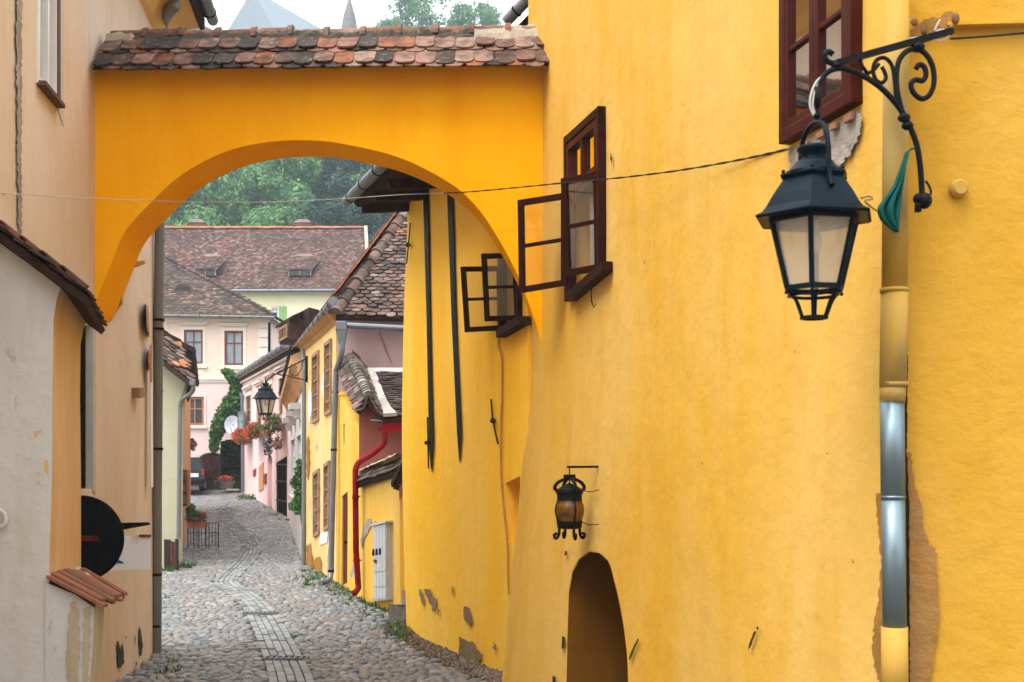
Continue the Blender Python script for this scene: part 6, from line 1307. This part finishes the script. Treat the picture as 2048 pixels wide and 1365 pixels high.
b = MB(); leafquads(b, [q for c, r, n in ((V(600, 940, 28.4), .14, 110), (V(594, 965, 28.4), .17, 170), (V(600, 985, 28.4), .16, 170), (V(593, 1012, 28.4), .17, 150), (V(602, 1020, 28.4), .14, 130), (V(598, 925, 28.4), .08, 40)) for q in blob(RF, c, (r, r, r*1.2), n)], .1, RF, .5); b.build('foliage', m_leaf_vine, cp_); b = MB(); b.tube(spline([V(603, 1050, 28.5), V(600, 1000, 28.5), V(602, 930, 28.5)], 4), .015, 6); b.build('stem', m_bark, cp_)
b = MB(); leafquads(b, blob(RF, V(497, 995, 50), (.5, .9, .16), 260), .1, RF); o = b.build('wall_plant', m_leaf_plant); tag(o, 'low yellow-green plants along the foot of the pink house wall', 'plants')
# ================================================================== TREES ON THE HILL
def make_tree(name, label, cat, h, r, nb, nl, ls, seed, mat, group):
    R = random.Random(seed); t = thing(name, label, cat, (0, 0, 0), group)
    b = MB(); fork = h*.38; b.tube(spline([(0, 0, -.6), (.1, .05, fork*.5), (0, .1, fork), (.15, 0, h*.7)], 3), [.32-.022*i for i in range(10)], 8)
    cl = []
    for i in range(nb):
        g = R.uniform(0, 6.28); zz = R.uniform(.28, 1.); rr = r*math.sin(math.pi*min(.97, (zz-.12)/.95))**.6*math.sqrt(R.uniform(.15, 1))
        c = Vec((math.cos(g)*rr, math.sin(g)*rr, h*zz*.94)); cl.append((c, R.uniform(.22, .40)*r))
        if i % 3 == 0: b.tube(spline([(0, .05, fork*R.uniform(.7, 1.3)), tuple(c*.55+Vec((0, 0, fork*.4))), tuple(c)], 3), [.12, .1, .085, .07, .055, .04, .02], 6)
    b.build('trunk', m_bark, t)
    b = MB()
    for c, q in cl:
        pts = []; nn = []
        for i in range(nl//nb):
            d = Vec((R.gauss(0, 1), R.gauss(0, 1), R.gauss(0, 1)*.8+.25)).normalized()*q*R.uniform(.55, 1.08)*(1+.25*noise.noise(c+Vec((i*.01, 0, 0))))
            pts.append(c+d); nn.append(d.normalized())
        leafquads(b, pts, ls, R, .5, nn)
    b.build('crown', mat, t); return t
GR = 'trees of the wood on the hill'
proto = [make_tree('leafy_tree', 'mid-green broad-leaved tree in the hillside wood behind the tiled roofs', 'tree', 11, 4.6, 30, 7600, .36, 1, m_leaf_hill, GR),
         make_tree('leafy_tree', 'mid-green broad-leaved tree in the hillside wood behind the tiled roofs', 'tree', 12.5, 4.3, 30, 7600, .36, 2, m_leaf_hill, GR),
         make_tree('dark_tree', 'darker tree standing between the lighter crowns of the hillside wood', 'tree', 13, 3.4, 28, 6400, .36, 3, m_leaf_dark, 'dark trees of the wood on the hill')]
R = random.Random(21); used = [False]*3
def put(kind, x, y, sc, rz, z=None, label=None):
    if not used[kind]: o = proto[kind]; used[kind] = True
    else: o = copy_tree(proto[kind])
    o.location = (x, y, (hillz(x, y) if z is None else z)-.1); o.rotation_euler = (0, 0, rz); o.scale = (sc, sc, sc)
    if label: o['label'] = label
    return o
TR = []
for row, (Y, step, sc) in enumerate([(94, 108, .78), (104, 100, .92), (116, 96, 1.05), (130, 96, 1.15), (146, 110, 1.3)]):
    px = 300+row*37 % 60
    while px < 850:
        kind = 2 if R.random() < .28 else R.randrange(2)
        if row == 0 and kind == 2: kind = 0
        TR.append((kind, (px-CX)/F*Y+R.uniform(-.8, .8), Y+R.uniform(-2.5, 2.5), sc*R.uniform(.85, 1.15), R.uniform(0, 6.28))); px += step*R.uniform(.8, 1.15)
for a in TR: put(*a)
# skyline trees above the arch
for (kind, px, top, Y, sc), lb in zip([(0, 862, -28, 198, 1.45), (1, 958, 2, 200, 1.12), (0, 785, 38, 196, .75)], ['tall hazy tree crowning the hilltop above the arch, left and bigger of the twin crowns', 'hazy hilltop tree above the arch, standing right of the taller one by the grey gutter', 'low hazy hilltop bush-like tree just left of the twin crowns above the arch']):
    h = [11, 12.5, 13][kind]*sc*1.02; x = (px-CX)/F*Y; z = EYE+(HZ-top)/F*Y-h
    o = put(kind, x, Y, sc, R.uniform(0, 6), z, lb); o['group'] = 'hilltop trees against the sky'
# ---- unseen house added behind the viewer to block low sky and feed reflections
nb_ = thing('unseen_blocker_house', 'plain ochre house with a dark roof added unseen behind the viewer to block low sky', 'house', (0, -11, -.5))
NB = Front(-9.0); NB.n = Vec((0, 1, 0)); b = MB(); b.box((-1, -12, 3), 16, 5, 8); b.build('wall', m_tan, nb_)
b = MB(); b.loft([Vec((-9.5, -9.1, 6.9)), Vec((7.5, -9.1, 6.9)), Vec((7.5, -11.9, 9.4)), Vec((-9.5, -11.9, 9.4))], [Vec((-9.5, -9.1, 7.1)), Vec((7.5, -9.1, 7.1)), Vec((7.5, -11.9, 9.6)), Vec((-9.5, -11.9, 9.6))]); b.build('roof', m_tile_dark, nb_)
for x in (-6, -3, 0, 3):
    b = MB(); q = [Vec((x-.5, -9.47, 4.9)), Vec((x+.5, -9.47, 4.9)), Vec((x+.5, -9.47, 3.3)), Vec((x-.5, -9.47, 3.3))]; frame(b, q, Vec((0, 1, 0)), .08, .08, (.5,), (.4,)); o = b.build('window', m_white_p, nb_); b = MB(); b.prism(q, Vec((0, .01, 0))); b.build('pane', m_darkglass, o)
# ================================================================== CHURCH
ch = thing('hill_church', 'hazy church with a steep blue-grey slate roof on the hilltop behind the arch', 'church', V(560, 200, 190))
def frus(name, par, pts, apex, mat):
    b = MB(); n = len(pts); b.add(list(pts)+[apex], [(i, (i+1) % n, n) for i in range(n)]+[tuple(range(n-1, -1, -1))]); return b.build(name, mat, par)
ap = V(505, -22, 190); rect = [V(425, 112, 190), V(575, 108, 184), V(735, 112, 190), V(570, 112, 197)]
nS = N('shingled_slate'); wv = nS.t.nodes.new('ShaderNodeTexWave'); wv.bands_direction = 'Z'; wv.inputs['Scale'].default_value = .85; wv.inputs['Distortion'].default_value = .6; nS.l(nS.geo.outputs['Position'], wv.inputs[0])
nS.color(nS.mix(nS.rng(wv.outputs[1], .0, .25, 1, 0), nS.mix(nS.noise(.6), (.13, .165, .195), (.17, .205, .235)), (.075, .095, .115))); nS.set(Roughness=.7)
frus('roof', ch, rect, ap, nS.m)
b = MB(); b.loft([p+Vec((0, 0, -14)) for p in rect], [lerp(p, sum(rect, Vec())/4, .06)+Vec((0, 0, .05)) for p in rect]); b.build('wall', m_white, ch)
b = MB(); b.prism([V(340, 20, 192), V(385, 38, 192), V(440, 68, 192), V(440, 140, 192), V(340, 140, 192)], Vec((0, 6, 0))); b.build('side_roof', m_slate, ch)
sp = thing('church_spire', 'slim hazy grey pointed spire on the hilltop between the slate roof and the trees', 'spire', V(699, 150, 190))
b = MB(); c = V(699, 72, 190); s_ = 190/F; b.lathe(c, [(19*s_, 0), (12*s_, 40*s_), (1.0*s_, 78*s_), (.3*s_, 92*s_)], 8, .3); b.build('spire_roof', plain('shingle_grey_brown', (.15, .135, .135), .8, .2, 1.), sp)
b = MB(); b.lathe(c-Vec((0, 0, 14)), [(16*s_, 0), (16*s_, 14.05)], 8, .3); b.build('tower', m_white, sp)

# ================================================================== AIR, SKY, SUN, CAMERA
b = MB(); b.box((0, 115, 52), 330, 278, 110); hz = b.build('haze', m_soil); struct(hz, 'stuff'); hz.data.materials.clear()
hm = bpy.data.materials.new('air_haze'); hm.use_nodes = True; hm.node_tree.nodes.clear(); ou = hm.node_tree.nodes.new('ShaderNodeOutputMaterial'); pv = hm.node_tree.nodes.new('ShaderNodeVolumePrincipled')
pv.inputs['Color'].default_value = (.70, .86, 1, 1); pv.inputs['Density'].default_value = .00065; pv.inputs['Anisotropy'].default_value = .2; hm.node_tree.links.new(pv.outputs[0], ou.inputs['Volume']); hz.data.materials.append(hm)
tag(hz, 'pale blue haze in the air over the lane and the wooded hill', 'haze')
SE, SA = math.radians(62), math.radians(228)
w = bpy.data.worlds.new('World'); bpy.context.scene.world = w; w.use_nodes = True; t = w.node_tree; t.nodes.clear()
bg = t.nodes.new('ShaderNodeBackground'); wo = t.nodes.new('ShaderNodeOutputWorld'); t.links.new(bg.outputs[0], wo.inputs[0]); bg.inputs[1].default_value = .10
sky = t.nodes.new('ShaderNodeTexSky'); sky.sky_type = 'NISHITA'; sky.sun_disc = False; sky.sun_elevation = SE; sky.sun_rotation = SA
tc = t.nodes.new('ShaderNodeTexCoord'); sx = t.nodes.new('ShaderNodeSeparateXYZ'); t.links.new(tc.outputs['Generated'], sx.inputs[0])
mr = t.nodes.new('ShaderNodeMapRange'); mr.inputs[1].default_value = 0; mr.inputs[2].default_value = 1; mr.inputs[3].default_value = 7.0; mr.inputs[4].default_value = 23.0; t.links.new(sx.outputs[2], mr.inputs[0])
nz = t.nodes.new('ShaderNodeTexNoise'); nz.inputs['Scale'].default_value = 2.2; nz.inputs['Detail'].default_value = 4; t.links.new(tc.outputs['Generated'], nz.inputs['Vector'])
mr2 = t.nodes.new('ShaderNodeMapRange'); mr2.inputs[1].default_value = .3; mr2.inputs[2].default_value = .7; mr2.inputs[3].default_value = .93; mr2.inputs[4].default_value = 1.07; t.links.new(nz.outputs[0], mr2.inputs[0])
mu = t.nodes.new('ShaderNodeMath'); mu.operation = 'MULTIPLY'; t.links.new(mr.outputs[0], mu.inputs[0]); t.links.new(mr2.outputs[0], mu.inputs[1])
cm = t.nodes.new('ShaderNodeMix'); cm.data_type = 'RGBA'; cm.blend_type = 'MULTIPLY'; cm.inputs[0].default_value = 1; cm.inputs[6].default_value = (.97, .985, 1.0, 1); t.links.new(mu.outputs[0], cm.inputs[7])
mx = t.nodes.new('ShaderNodeMix'); mx.data_type = 'RGBA'; mx.inputs[0].default_value = .12; t.links.new(cm.outputs[2], mx.inputs[6]); t.links.new(sky.outputs[0], mx.inputs[7]); t.links.new(mx.outputs[2], bg.inputs[0])
sd = bpy.data.lights.new('sun', 'SUN'); sd.energy = 2.0; sd.angle = math.radians(35); sd.color = (1, .95, .87); so = bpy.data.objects.new('sun', sd); C.objects.link(so)
dv = Vec((math.sin(SA)*math.cos(SE), math.cos(SA)*math.cos(SE), math.sin(SE)))   # towards the sun
so.rotation_euler = dv.to_track_quat('Z', 'Y').to_euler(); so.location = (0, -5, 30)
cd = bpy.data.cameras.new('camera'); cam = bpy.data.objects.new('camera', cd); C.objects.link(cam); cam.location = (0, 0, EYE); cam.rotation_euler = (math.pi/2, 0, 0)
cd.sensor_width = 36; cd.lens = F/2048*36; cd.shift_y = (HZ-682.5)/2048; cd.clip_end = 900; cd.clip_start = .1
cd.dof.use_dof = True; cd.dof.focus_distance = 13; cd.dof.aperture_fstop = 5.0
sc = bpy.context.scene; sc.camera = cam
sc.view_settings.view_transform = 'Standard'; sc.view_settings.look = 'None'; sc.view_settings.exposure = 1.0; sc.view_settings.gamma = 1
sc.cycles.max_bounces = 8; sc.cycles.volume_bounces = 1; sc.cycles.transparent_max_bounces = 12
